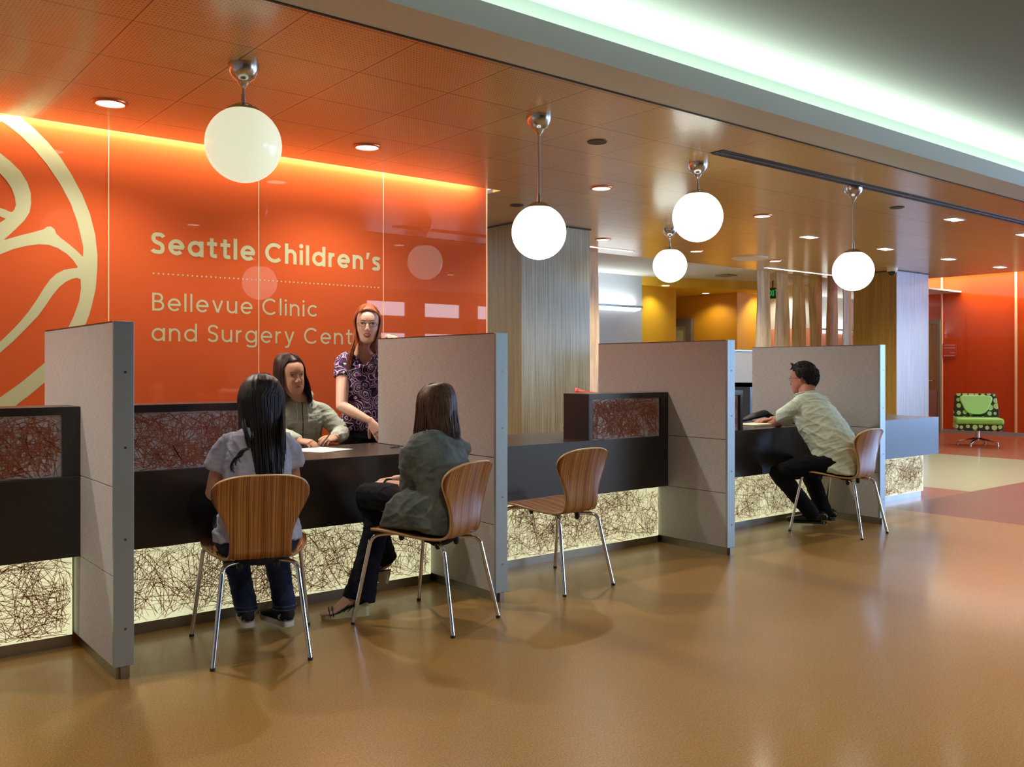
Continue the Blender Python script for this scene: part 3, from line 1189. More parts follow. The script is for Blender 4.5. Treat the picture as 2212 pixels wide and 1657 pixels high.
def counter(x0, x1, label, seed, risers=(), end=None):
    x0, x1 = x0 + .0012, x1 - .0012
    t = thing('service_counter', label, 'counter', (0, 0, 0), 0, 'charcoal service counters with glowing twig fronts')
    m = MB()
    m.box(x0, x1, YF, YB, HT - 0.004, HT)
    m.build('worktop', M['counter_top'], t)
    m = MB()
    m.box(x0, x1, YF, YF + 0.34, HB, HT - 0.004)
    m.box(x0, x1, YF + .34, YB, HT - .035, HT - .004)
    m.build('apron', M['counter'], t, bevel=0.001)
    px1 = x1 - 0.014 if end is None else end
    m = MB()
    m.box(x0, px1, 4.43, 4.452, 0.053, HB - 0.001)
    twigs(m, x0, px1, 0.055, HB - .002, 4.4285, int(720 * (px1 - x0)), seed)
    m.build('light_panel', [M['panel_glow'], M['twig']], t)
    m = MB()
    m.box(x0, px1 - (0.03 if end else 0), 4.437, 4.62, 0, 0.053)
    m.build('kick_plate', M['steel'], t)
    m = MB()
    m.box(x0, px1, 4.46, 4.62, 0.053, HB)
    m.build('carcass', M['white'], t)
    for r0, r1, il in risers:
        riser(r0, r1, t, seed + 7, il)
    return t


counter(-0.85, 1.03, 'charcoal counter at the far left edge with glowing twig front', 1, [(0.25, 1.03, False)])
counter(PX[0] + PT, PX[1], 'charcoal counter with glowing twig front where three women talk', 2, [(PX[0] + PT, 1.885, True)])
counter(PX[1] + PT, PX[2], 'charcoal counter with glowing twig front behind the empty chair', 3, [(4.134, 4.91, False)])
counter(PX[2] + PT, PX[3], 'charcoal counter with glowing twig front in front of the seated man', 4, [(PX[2] + PT, 5.765, True)])
counter(PX[3] + PT, 8.86, 'farthest charcoal counter ending freely, beyond the last partition', 5, [], end=8.71)

# ---------------------------------------------------------------- bent plywood chairs


def crom(P, n):
    out = []
    for i in range(len(P) - 1):
        p0, p1, p2, p3 = P[max(i - 1, 0)], P[i], P[i + 1], P[min(i + 2, len(P) - 1)]
        for k in range(n):
            t = k / n
            out.append(tuple(0.5 * ((2 * b) + (-a + c_) * t + (2 * a - 5 * b + 4 * c_ - d) * t * t + (-a + 3 * b - 3 * c_ + d) * t ** 3) for a, b, c_, d in zip(p0, p1, p2, p3)))
    out.append(tuple(P[-1]))
    return out


def make_chair():
    t = thing('plywood_chair', 'x', 'chair')
    # y, z, half width, side curl (forward / up)
    P = [(.242, .446, .02, 0), (.240, .449, .11, 0), (.232, .453, .165, .002), (.215, .457, .203, .003), (.18, .460, .226, .004), (.11, .457, .234, .006),
         (.03, .447, .226, .008), (-.05, .436, .200, .008), (-.11, .430, .168, .006), (-.155, .431, .145, .004), (-.185, .443, .134, .004),
         (-.203, .466, .130, .006), (-.211, .50, .129, .008), (-.215, .54, .132, .012), (-.220, .59, .147, .018), (-.228, .64, .170, .026),
         (-.240, .69, .193, .034), (-.250, .725, .203, .037), (-.259, .755, .200, .034), (-.266, .778, .178, .026), (-.270, .791, .135, .016), (-.272, .798, .08, .006), (-.273, .800, .015, 0)]
    R = crom(P, 4)
    K = 18
    vs, uv = [], []
    s = 0
    for i, (y, z, w, cl) in enumerate(R):
        if i:
            s += math.hypot(y - R[i - 1][0], z - R[i - 1][1])
        a, b = R[max(i - 1, 0)], R[min(i + 1, len(R) - 1)]
        d = Vector((b[0] - a[0], b[1] - a[1])).normalized()
        nrm = Vector((d.y, -d.x)) * -1  # towards the sitter
        if nrm.y < 0 and z < .45:
            nrm = -nrm
        nrm = Vector((-d.y, d.x))
        if z > .5:
            nrm = Vector((abs(nrm.x), nrm.y))
        elif nrm.y < 0:
            nrm = -nrm
        for k in range(K + 1):
            x = w * (2 * k / K - 1)
            q = cl * (x / .2) ** 2
            vs.append((x, y + nrm.x * q, z + nrm.y * q))
            uv.append((x, s))
    fs = [(i * (K + 1) + k, i * (K + 1) + k + 1, (i + 1) * (K + 1) + k + 1, (i + 1) * (K + 1) + k) for i in range(len(R) - 1) for k in range(K)]
    me = bpy.data.meshes.new('shell')
    me.from_pydata(vs, [], fs)
    me.materials.append(M['zebra'])
    me.materials.append(M['ply_edge'])
    ul = me.uv_layers.new(name='UVMap')
    for lp in me.loops:
        ul.data[lp.index].uv = uv[lp.vertex_index]
    me.polygons.foreach_set('use_smooth', [True] * len(me.polygons))
    o = bpy.data.objects.new('seat_shell', me)
    COL.objects.link(o)
    o.parent = t
    so = o.modifiers.new('thickness', 'SOLIDIFY')
    so.thickness = 0.0125
    so.offset = 0
    so.material_offset_rim = 1
    so.use_even_offset = False
    for sx in (-1, 1):
        for fr in (0, 1):
            if fr:
                path = [(.085 * sx, .115, .432), (.15 * sx, .150, .436), (.190 * sx, .178, .434), (.208 * sx, .192, .424), (.218 * sx, .202, .405), (.2235 * sx, .208, .375), (.267 * sx, .272, .006)]
            else:
                path = [(.075 * sx, -.095, .408), (.115 * sx, -.135, .408), (.140 * sx, -.163, .405), (.152 * sx, -.180, .395), (.158 * sx, -.192, .375), (.161 * sx, -.2, .345), (.199 * sx, -.272, .006)]
            m = MB()
            m.tube(crom(path, 5), 0.0098, 12)
            lg_ = m.build('leg', M['chrome'], t, smooth=True, autosmooth=60)
            m = MB()
            p = path[-1]
            m.cyl((p[0], p[1], 0), 0.0112, 0.012, 14)
            m.build('foot_cap', M['black'], lg_)
            m = MB()
            kx, ky, kz = (.085 * sx, .115, .428) if fr else (.078 * sx, -.10, .404)
            m.lathe([(0.0001, -.034), (.010, -.030), (.015, -.018), (.016, -.004), (.014, .012), (.012, .018)], (kx, ky, kz), 14)
            m.build('mounting_knob', M['black'], t, smooth=True)
    m = MB()
    for sx in (-1, 1):
        m.tube([(.075 * sx, -.095, .409), (.08 * sx, 0, .422), (.085 * sx, .115, .433)], .008, 8)
    m.tube([(-.085, .115, .433), (.085, .115, .433)], .008, 8)
    m.build('under_frame', M['chrome'], t, smooth=True)
    return t


chair0 = make_chair()


def rear_pose(rear_mid, fwd):
    f = Vector(fwd).normalized()
    return (rear_mid[0] + f.x * .272, rear_mid[1] + f.y * .272, 0), math.atan2(-f.x, f.y)


CH = [((1.573, 3.643), (.307, .952), 'striped plywood chair with chrome legs holding the girl with long black hair'),
      ((2.610, 3.531), (-.349, .937), 'striped plywood chair with chrome legs under the woman in grey cardigan'),
      ((3.535, 3.714), (-.058, .998), 'empty striped plywood chair with chrome legs'),
      ((6.331, 3.587), (-.062, .998), 'striped plywood chair with chrome legs under the man in the pale shirt')]
for i, (rm, f, lb) in enumerate(CH):
    c_ = chair0 if i == 0 else copy_tree(chair0)
    c_.location, rz = rear_pose(rm, f)
    c_.rotation_euler = (0, 0, rz)
    c_['label'] = lb
    c_['category'] = 'chair'
    c_['group'] = 'bent plywood visitor chairs'

# ---------------------------------------------------------------- red task chairs behind the counters
M['red'] = simple('dark red moulded plastic', srgb(134, 24, 20), 0.4)
M['red_cloth'] = simple('maroon upholstery', srgb(104, 26, 30), 0.8)


def red_mesh():
    n = NT('red perforated mesh', rough=0.45)
    v = n.coords('Object', (1, 1, 1))
    sp = n.n('ShaderNodeSeparateXYZ')
    n.l(v, sp.inputs[0])
    a = n.math('SUBTRACT', n.math('FRACT', n.math('MULTIPLY', sp.outputs[0], 62.0)), 0.5)
    b = n.math('SUBTRACT', n.math('FRACT', n.math('MULTIPLY', sp.outputs[2], 62.0)), 0.5)
    r = n.math('ADD', n.math('MULTIPLY', a, a), n.math('MULTIPLY', b, b))
    h = n.math('LESS_THAN', r, 0.05)
    n.color(n.mix(h, srgb(150, 22, 20), srgb(236, 110, 80)))
    return n.m


M['red_mesh'] = red_mesh()


def make_task():
    t = thing('task_chair', 'x', 'chair')
    m = MB()
    K, R = 14, 12
    vs = []
    for i in range(R + 1):
        s_ = i / R
        z = .56 + .48 * s_
        w = .17 + .06 * math.sin(s_ * PI * .8) + .02 * s_
        for k in range(K + 1):
            u = 2 * k / K - 1
            dz = (0.045 * u * u - 0.0) * s_ ** 6
            vs.append((w * u, -.22 - .05 * s_ + .07 * u * u, z + dz))
    m.add(vs, [(i * (K + 1) + k, i * (K + 1) + k + 1, (i + 1) * (K + 1) + k + 1, (i + 1) * (K + 1) + k) for i in range(R) for k in range(K)])
    o = m.build('backrest', M['red_mesh'], t, smooth=True)
    so = o.modifiers.new('thickness', 'SOLIDIFY')
    so.thickness = .016
    m = MB()
    m.lathe([(0.0001, -.05), (.2, -.05), (.245, -.03), (.25, 0), (.235, .025), (.0001, .035)], (0, 0, .47), 28)
    m.build('seat', M['red_cloth'], t, smooth=True)
    for sx in (-1, 1):
        m = MB()
        m.tube([(.22 * sx, -.04, .45), (.29 * sx, -.03, .46), (.30 * sx, -.02, .60), (.30 * sx, 0, .72)], .014, 10)
        a = m.build('arm_post', M['black'], t, smooth=True)
        m = MB()
        m.tube([(.30 * sx, -.13, .735), (.30 * sx, -.11, .74), (.30 * sx, .11, .742), (.30 * sx, .15, .73)], [.02, .036, .034, .02], 12, flat=.45)
        m.build('arm_pad', M['red_cloth'], a, smooth=True)
    m = MB()
    m.tube([(0, -.1, .42), (0, -.25, .45), (0, -.275, .62)], .022, 10)
    m.cyl((0, 0, .1), .03, .33, 14)
    m.build('column', M['black'], t, smooth=True)
    m = MB()
    for k in range(5):
        a = 2 * PI * k / 5 + .3
        m.tube([(0, 0, .12), (.29 * math.cos(a), .29 * math.sin(a), .07)], [.025, .014], 8)
    m.build('star_base', M['black'], t)
    for k in range(5):
        a = 2 * PI * k / 5 + .3
        m = MB()
        m.cyl((.29 * math.cos(a) - .012, .29 * math.sin(a), .028), .028, .024, 14, axis='X')
        m.build('caster', M['black'], t)
    return t


tk = make_task()
tk.location = (2.50, 5.43, 0)
tk.rotation_euler = (0, 0, PI + .1)
tag(tk, 'red mesh task chair of the woman in the light hooded jacket', 'chair', 'red task chairs behind the counter')
t2 = copy_tree(tk)
t2.location = (5.40, 5.50, 0)
t2.rotation_euler = (0, 0, PI * .80)
t2['label'] = 'unoccupied red mesh task chair behind the counter box, only backrest top showing'

# ---------------------------------------------------------------- green lounge chair


def dots():
    n = NT('dark cloth with green circles', rough=0.8)
    v = n.coords('Object', (1, 1, 1))
    sp = n.n('ShaderNodeSeparateXYZ')
    n.l(v, sp.inputs[0])
    cb = n.n('ShaderNodeCombineXYZ')
    n.l(n.math('MULTIPLY', sp.outputs[0], 11.0), cb.inputs[0])
    n.l(n.math('MULTIPLY', sp.outputs[2], 10.0), cb.inputs[1])
    vo = n.n('ShaderNodeTexVoronoi', voronoi_dimensions='2D')
    vo.inputs['Randomness'].default_value = 0.35
    vo.inputs['Scale'].default_value = 1.0
    n.l(cb.outputs[0], vo.inputs['Vector'])
    sep = n.n('ShaderNodeSeparateColor')
    n.l(vo.outputs['Color'], sep.inputs[0])
    rad = n.math('ADD', n.math('MULTIPLY', sep.outputs[0], 0.30), 0.2)
    h = n.math('LESS_THAN', vo.outputs['Distance'], rad)
    n.color(n.mix(h, srgb(40, 42, 28), srgb(176, 208, 128)))
    return n.m


M['dots'] = dots()
M['green'] = simple('lime green leather', srgb(140, 196, 76), 0.4)
M['green_pale'] = simple('pale lime leather', srgb(172, 224, 126), 0.4)
lc = thing('lounge_chair', 'low swivel lounge chair in lime green with circle patterned shell', 'chair', (15.15, 6.80, 0), math.radians(-60))


def rounded(w0, w1, z0, z1, r, n=6):
    """outline in x,z: bottom width w0, top width w1"""
    P = [(-w0, z0), (w0, z0), (w1, z1), (-w1, z1)]
    out = []
    for i in range(4):
        p, a, b = Vector(P[i]), Vector(P[i - 1]), Vector(P[(i + 1) % 4])
        da, db = (a - p).normalized(), (b - p).normalized()
        for k in range(n + 1):
            s_ = k / n
            q1, q2 = p + da * r, p + db * r
            out.append(tuple((1 - s_) ** 2 * q1 + 2 * s_ * (1 - s_) * p + s_ * s_ * q2))
    return out


def slab(outline, fy, dy, m, back=0.0):
    n = len(outline)
    vs = [(x, fy(x, z), z) for x, z in outline] + [(x, fy(x, z) + dy, z) for x, z in outline]
    m.add(vs, [tuple(range(n)), tuple(range(n, 2 * n))[::-1]] + [(i, i + n, (i + 1) % n + n, (i + 1) % n) for i in range(n)])


m = MB()
slab(rounded(.345, .305, .40, .83, .05), lambda x, z: .20 + (z - .4) * .25, .07, m)
m.build('backrest', M['dots'], lc, bevel=.012)
m = MB()
slab(rounded(.14, .275, .49, .80, .11), lambda x, z: .15 + (z - .4) * .25, .06, m)
m.build('back_cushion', M['green_pale'], lc, bevel=.02)
m = MB()
m.box(-.345, .345, -.30, .30, .25, .35)
m.build('seat_shell', M['dots'], lc, bevel=.02)
m = MB()
m.box(-.345, .345, -.32, .24, .35, .45)
m.build('seat_cushion', M['green'], lc, bevel=.03)
m = MB()
m.cyl((0, 0, .09), .035, .17, 18)
m.build('column', M['satin'], lc, smooth=True)
for k in range(4):
    a = PI / 4 + k * PI / 2 + .35
    m = MB()
    m.tube([(0, 0, .115), (.16 * math.cos(a), .16 * math.sin(a), .085), (.31 * math.cos(a), .31 * math.sin(a), .045), (.315 * math.cos(a), .315 * math.sin(a), .0)], [.03, .022, .016, .014], 10, flat=.6)
    m.build('leg', M['satin'], lc, smooth=True)

# ---------------------------------------------------------------- small things on the counters
m = MB()
A, Bv = Vector((2.37, 4.665)), Vector((.94, .34)).normalized()
Cv = Vector((-.34, .94)).normalized()
for i in range(2):
    a = A + Bv * .012 * i
    vs = [(a.x, a.y), tuple(a + Bv * .25), tuple(a + Bv * .25 + Cv * .29), tuple(a + Cv * .29)]
    z = HT + .0006 + .0012 * i
    m.add([(p[0], p[1], z) for p in vs] + [(p[0], p[1], z + .0008) for p in vs], [(3, 2, 1, 0), (4, 5, 6, 7), (0, 1, 5, 4), (1, 2, 6, 5), (2, 3, 7, 6), (3, 0, 4, 7)])
tag(m.build('paper_sheet', M['paper']), 'white sheets of paper on dark counter under the writing hands', 'paper')
t = thing('binder_clip', 'small black clip lying on dark counter beside the partition', 'clip', (2.86, 4.69, HT), .2)
m = MB()
m.tube([(-.035, 0, .004), (0, .004, .005), (.035, 0, .004)], .0045, 8, flat=.6)
m.build('body', M['black'], t, smooth=True)
m = MB()
m.tube([(-.02, .006, .006), (.0, .014, .009), (.025, .010, .007)], .002, 6)
m.build('clip_arm', M['chrome'], t)
m = MB()
for i, (w, d) in enumerate(((.30, .22), (.29, .22), (.31, .215))):
    m.box(-w / 2, w / 2, -d / 2 + .004 * i, d / 2, .006 * i + .0006, .006 * (i + 1))
tag(m.build('paper_stack', simple('cream paper', srgb(226, 222, 196), 0.7), loc=(6.27, 4.62, HT)), 'cream stack of papers on counter before the seated man', 'papers')
m = MB()
m.tube([(-.24, 0, .012), (-.12, .0, .02), (0, .01, .045), (.13, .0, .07), (.22, 0, .04)], [.015, .03, .05, .06, .035], 14, flat=.5)
bg_ = m.build('shoulder_bag', simple('black bag cloth', srgb(30, 32, 38), 0.7), loc=(6.62, 4.88, HT + .01), smooth=True)
bg_.rotation_euler = (0, 0, -.1)
tag(bg_, 'limp black bag lying on counter behind the man\'s forearm', 'bag')
t = thing('shelf_unit', 'black open shelf unit seen between the third and fourth partitions', 'shelf', (7.2, 5.35, 0))
m = MB()
m.box(0, .04, 0, .35, 0, 1.11)
m.box(.86, .9, 0, .35, 0, 1.11)
m.box(0.04, .86, .33, .35, 0, 1.07)
m.box(0, .9, 0, .35, 1.07, 1.11)
m.build('carcass', M['counter'], t)
for z in (.72, .82, .4):
    m = MB()
    m.box(.04, .86, .01, .33, z, z + .025)
    m.build('shelf', M['counter'], t)
t = thing('monitor', 'small black monitor seen side on at farthest counter', 'monitor', (9.05, 5.0, 0))
t.location = (8.30, 4.72, HT)
m = MB()
m.box(-.01, .015, -.12, .12, .035, .19)
m.build('screen', M['black'], t, bevel=.004)
m = MB()
m.box(-.05, .05, -.06, .06, 0, .008)
m.box(-.006, .006, -.015, .015, .008, .06)
m.build('stand', M['black'], t)

# ---------------------------------------------------------------- people


def loft(mb, secs, side, n=18, m=0, sub=3, flatp=2.0, cap=True, tan=None):
    """secs: (centre, rx, ry); rx runs along `side`"""
    S = [(float(c[0]), float(c[1]), float(c[2]), rx, ry) for c, rx, ry in secs]
    if sub > 1:
        S = crom(S, sub)
    side = Vector(side).normalized()
    vs = []
    k = len(S)
    for i in range(k):
        p = Vector(S[i][:3])
        t = (Vector(S[min(i + 1, k - 1)][:3]) - Vector(S[max(i - 1, 0)][:3]))
        if t.length < 1e-7:
            t = Vector((0, 0, 1))
        t.normalize()
        if tan is not None:
            t = tan
        a = side - t * side.dot(t)
        a.normalize()
        b = t.cross(a)
        for j in range(n):
            w = 2 * PI * j / n
            cw, sw = math.cos(w), math.sin(w)
            e = 2.0 / flatp
            ca = math.copysign(abs(cw) ** e, cw)
            sa = math.copysign(abs(sw) ** e, sw)
            vs.append(p + a * (ca * S[i][3]) + b * (sa * S[i][4]))
    fs = [(i * n + j, i * n + (j + 1) % n, (i + 1) * n + (j + 1) % n, (i + 1) * n + j) for i in range(k - 1) for j in range(n)]
    if cap:
        fs.append(tuple(range(n))[::-1])
        fs.append(tuple(range((k - 1) * n, k * n)))
    mb.add(vs, fs, m)


def capsule(mb, pts, rs, side=(1, 0, 0), ratio=1.0, n=14, sub=3):
    """limb with rounded ends"""
    P = [Vector(p) for p in pts]
    d0 = (P[0] - P[1]).normalized()
    d1 = (P[-1] - P[-2]).normalized()
    secs = [(P[0] + d0 * rs[0] * .9, rs[0] * .25, rs[0] * .25 * ratio), (P[0] + d0 * rs[0] * .6, rs[0] * .75, rs[0] * .75 * ratio)]
    secs += [(p, r, r * ratio) for p, r in zip(P, rs)]
    secs += [(P[-1] + d1 * rs[-1] * .6, rs[-1] * .75, rs[-1] * .75 * ratio), (P[-1] + d1 * rs[-1] * .9, rs[-1] * .25, rs[-1] * .25 * ratio)]
    if abs(Vector(side).normalized().dot((P[-1] - P[0]).normalized())) > .93:
        side = (0, 0, 1)
    loft(mb, secs, side, n, sub=sub)


def meshify(mb, voxel=.005, smooth=4):
    me = bpy.data.meshes.new('tmp')
    me.from_pydata(mb.v, [], mb.f)
    o = bpy.data.objects.new('tmp', me)
    COL.objects.link(o)
    r = o.modifiers.new('r', 'REMESH')
    r.mode = 'VOXEL'
    r.voxel_size = voxel
    s = o.modifiers.new('s', 'SMOOTH')
    s.factor = .5
    s.iterations = smooth
    dg = bpy.context.evaluated_depsgraph_get()
    out = bpy.data.meshes.new_from_object(o.evaluated_get(dg))
    bpy.data.objects.remove(o)
    bpy.data.meshes.remove(me)
    return out


def put(me, name, mats, parent, smooth=True):
    """mesh in world coordinates becomes a child of parent (unrotated Empty)"""
    me.materials.clear()
    for m in (mats if isinstance(mats, (list, tuple)) else [mats]):
        me.materials.append(m)
    root = parent
    off = Vector((0, 0, 0))
    while root is not None:
        off += root.location
        root = root.parent
    me.transform(Matrix.Translation(-off))
    if smooth:
        me.polygons.foreach_set('use_smooth', [True] * len(me.polygons))
    me.update()
    me.name = name
    o = bpy.data.objects.new(name, me)
    COL.objects.link(o)
    o.parent = parent
    return o


def putmb(mb, name, mats, parent, smooth=True):
    me = bpy.data.meshes.new(name)
    me.from_pydata(mb.v, [], mb.f)
    idx = mb.m[:]
    o = put(me, name, mats, parent, smooth)
    if isinstance(mats, (list, tuple)) and len(mats) > 1:
        me.polygons.foreach_set('material_index', idx)
        me.update()
    return o


def displace(me, fn):
    me.update()
    ns = [v.normal.copy() for v in me.vertices]
    for v, n_ in zip(me.vertices, ns):
        d = fn(v.co, n_)
        if isinstance(d, Vector):
            v.co += d
        elif d:
            v.co += n_ * d
    me.update()


def folds(amp, axis=(0, 0, 1), freq=18, stretch=.25, seed=0.0, where=None):
    """cloth creases: noise compressed along `axis`, long across it"""
    ax = Vector(axis).normalized()

    def fn(p, n_):
        a = p.dot(ax)
        q = (p - ax * a) * (freq * stretch) + ax * (a * freq) + Vector((seed, seed * .7, 0))
        q += Vector((noise.noise(p * 5 + Vector((seed, 0, 0))), noise.noise(p * 5 + Vector((0, seed, 3))), 0)) * 1.1
        v = 1 - abs(noise.noise(q)) * 2.4
        w = noise.noise(q * .45 + Vector((7, 1, seed)))
        r = (max(v, 0) ** 2 * .75 + w * .6)
        k = 1 if where is None else where(p)
        return amp * r * k
    return fn


class Frame:
    def __init__(self, o, fwd, up=(0, 0, 1), s=1.0):
        self.s = s
        self.o = Vector(o)
        u = Vector(up).normalized()
        f = Vector(fwd)
        f = (f - u * f.dot(u)).normalized()
        self.f, self.u = f, u
        self.r = f.cross(u).normalized()

    def __call__(self, x, y, z):
        return self.o + (self.r * x + self.f * y + self.u * z) * self.s

    def vec(self, x, y, z):
        return self.r * x + self.f * y + self.u * z


def head_lofts(mb, F, w=1.0, jaw=1.0, nose=1.0):
    S = [(-.118, .062, .016, .014), (-.113, .056, .032 * jaw, .026), (-.100, .045, .045 * jaw, .042), (-.082, .030, .054 * jaw, .060), (-.058, .014, .063 * jaw, .077),
         (-.030, .006, .069, .087), (-.004, .001, .071, .092), (.025, .000, .0725, .096), (.055, -.004, .0735, .095), (.08, -.010, .066, .084), (.10, -.016, .048, .062), (.112, -.020, .026, .034), (.116, -.02, .010, .012)]
    loft(mb, [(F(0, y, z), hw * w * F.s, hd * F.s) for z, y, hw, hd in S], F.r, 24, sub=2, flatp=2.15, tan=F.u)
    # nose
    loft(mb, [(F(0, .086, .010), .006, .006), (F(0, .092, -.006), .0075, .009), (F(0, .099 * nose, -.022), .009, .010), (F(0, .101 * nose, -.033), .0115, .011), (F(0, .097, -.042), .013, .009)], F.r, 12, sub=2)
    for s in (-1, 1):
        capsule(mb, [F(.010 * s, .090, -.037), F(.011 * s, .094, -.036)], [.0065, .0065], F.u, n=10, sub=1)
        # ears
        loft(mb, [(F((.066 * w) * s, -.008, -.030), .004, .006), (F((.072 * w) * s, -.012, -.020), .006, .010), (F((.077 * w) * s, -.016, .0), .006, .015), (F((.077 * w) * s, -.018, .016), .006, .015), (F((.071 * w) * s, -.012, .028), .004, .008)], F.r, 12, sub=2)


def face_sculpt(me, F, jaw=1.0):
    G = [((.030, .088, .004), .0125, -.0062), ((-.030, .088, .004), .0125, -.0062), ((0, .09, .014), .010, -.001), ((.028, .088, .026), .016, .0025), ((-.028, .088, .026), .016, .0025),
         ((.036, .078, -.028), .020, .0035), ((-.036, .078, -.028), .020, .0035), ((0, .088, -.064), .018, .003), ((0, .082, -.082), .014, -.0028), ((0, .082, -.102), .016, .005)]
    G = [(F(*c), s_, a) for c, s_, a in G]
    f = F.f

    def fn(p, n_):
        d = 0
        if (p - F.o).length > .17:
            return None
        for c, s_, a in G:
            q = (p - c).length_squared / (s_ * s_)
            if q < 8:
                d += a * math.exp(-q)
        return f * d if d else None
    displace(me, fn)


def surf(me_bvh, F, x, z):
    h = me_bvh.ray_cast(F(x, .2, z), -F.f)
    return (h[0] - F.o).dot(F.f) / F.s if h[0] is not None else .09


M['skin'] = simple('fair skin', srgb(222, 180, 160), 0.5, 0, 0.35)
M['skin_tan'] = simple('tan skin', srgb(204, 156, 130), 0.5, 0, 0.35)
M['skin_man'] = simple('ruddy skin', srgb(184, 126, 104), 0.5, 0, 0.35)
M['sclera'] = simple('eye white', srgb(216, 212, 208), 0.3)
M['iris'] = simple('dark iris', srgb(44, 36, 34), 0.2)
M['lash'] = simple('dark lash', srgb(36, 24, 22), 0.6)
M['lip'] = simple('lip pink', srgb(172, 84, 84), 0.4)
M['mouth'] = simple('mouth interior', srgb(60, 22, 24), 0.6)
M['tooth'] = simple('teeth', srgb(226, 220, 210), 0.3)


def face_parts(parent, me, F, brow, lip, openm=False, squint=1.0, smile=0.0, dz=0.0):
    bv = BVHTree.FromPolygons([v.co.copy() for v in me.vertices], [tuple(p.vertices) for p in me.polygons])
    off = parent.location
    g = lambda x, z, d=0.0: F(x, surf(bv, F, x, z) + d, z)
    for s in (-1, 1):
        mb = MB()
        cx, cz = .031 * s, .004
        n = 14
        up = [g(cx - .0145 + .029 * i / n, cz + .0068 * squint * math.sin(PI * i / n) ** .8, .0012) for i in range(n + 1)]
        lo = [g(cx - .0145 + .029 * i / n, cz - .0046 * squint * math.sin(PI * i / n) ** .8, .0012) for i in range(n + 1)]
        mid = [g(cx - .0145 + .029 * i / n, cz, .0012 + .0026 * math.sin(PI * i / n)) for i in range(n + 1)]
        mb.add(lo + mid + up, [(i, i + 1, n + 2 + i, n + 1 + i) for i in range(n)] + [(n + 1 + i, n + 2 + i, 2 * n + 3 + i, 2 * n + 2 + i) for i in range(n)], 0)
        c = g(cx, cz + .0005, .0046)
        rr = .0052
        q = [c + F.r * (rr * math.cos(a)) + F.u * (max(min(rr * math.sin(a), .0052 * squint), -.0042 * squint)) for a in [2 * PI * k / 16 for k in range(16)]]
        mb.add(q, [tuple(range(16))], 1)
        mb.tube([p + F.f * .001 for p in up], [.0006] + [.0014] * (n - 1) + [.0006], 6, m=2)
        putmb(mb, 'eye', [M['sclera'], M['iris'], M['lash']], parent)
        mb = MB()
        pts = [g((.012 + .034 * i / 8) * s, .0205 + .0045 * math.sin(PI * (i / 8) * .8) - (.002 if i < 2 else 0) + dz, .0012) for i in range(9)]
        mb.tube(pts, [.0016, .0030, .0034, .0034, .0032, .0029, .0024, .0017, .0008], 8, flat=.5)
        putmb(mb, 'eyebrow', brow, parent)
    mb = MB()
    n = 12
    W = .0235
    gap = .0075 if openm else .0012
    zc = -.067
    def lip_path(sgn):
        out = []
        for i in range(n + 1):
            u = 2 * i / n - 1
            z = zc + sgn * gap * (1 - u * u) + smile * u * u + (-.0008 if sgn > 0 and abs(u) < .12 else 0) + sgn * .0022 * (1 - u * u)
            out.append(g(W * u, z, .001))
        return out
    rad = [.0008 + .0034 * (1 - (2 * i / n - 1) ** 2) ** .6 for i in range(n + 1)]
    mb.tube(lip_path(1), [r * .85 for r in rad], 8)
    mb.tube(lip_path(-1), [r * 1.15 for r in rad], 8)
    if openm:
        mp = [g(W * .92 * math.cos(a), zc + gap * 1.05 * math.sin(a), .0006) for a in [2 * PI * k / 20 for k in range(20)]]
        mb.add(mp, [tuple(range(20))], 1)
        tp = [g(W * .55 * u, zc + gap * .62 + dzz, .0012) for u, dzz in ((-1, -.001), (-.5, 0.001), (0, .0015), (.5, .001), (1, -.001), (.9, -.004), (0, -.0045), (-.9, -.004))]
        mb.add(tp, [tuple(range(8))], 2)
    else:
        mb.tube([g(W * .95 * (2 * i / n - 1), zc + smile * (2 * i / n - 1) ** 2, .0016) for i in range(n + 1)], .0009, 6, m=1)
    putmb(mb, 'lips', [lip, M['mouth'], M['tooth']], parent)
    return g


def glasses(parent, g, F, mat, s=1.0):
    mb = MB()
    for sd in (-1, 1):
        c = []
        for k in range(21):
            a = 2 * PI * k / 20
            x = .034 * sd + .0235 * math.cos(a)
            z = -.001 + .0140 * math.sin(a)
            c.append(F(x, .101 - abs(x) * .13, z))
        mb.tube(c, .0011, 6)
        mb.tube([F(.0575 * sd, .094, .004), F(.070 * sd, .085, .005), F(.077 * sd, .03, .006), F(.078 * sd, -.01, .004)], .0011, 6)
    mb.tube([F(-.0105, .100, .003), F(0, .107, .006), F(.0105, .100, .003)], .0011, 6)
    return putmb(mb, 'glasses', mat, parent)


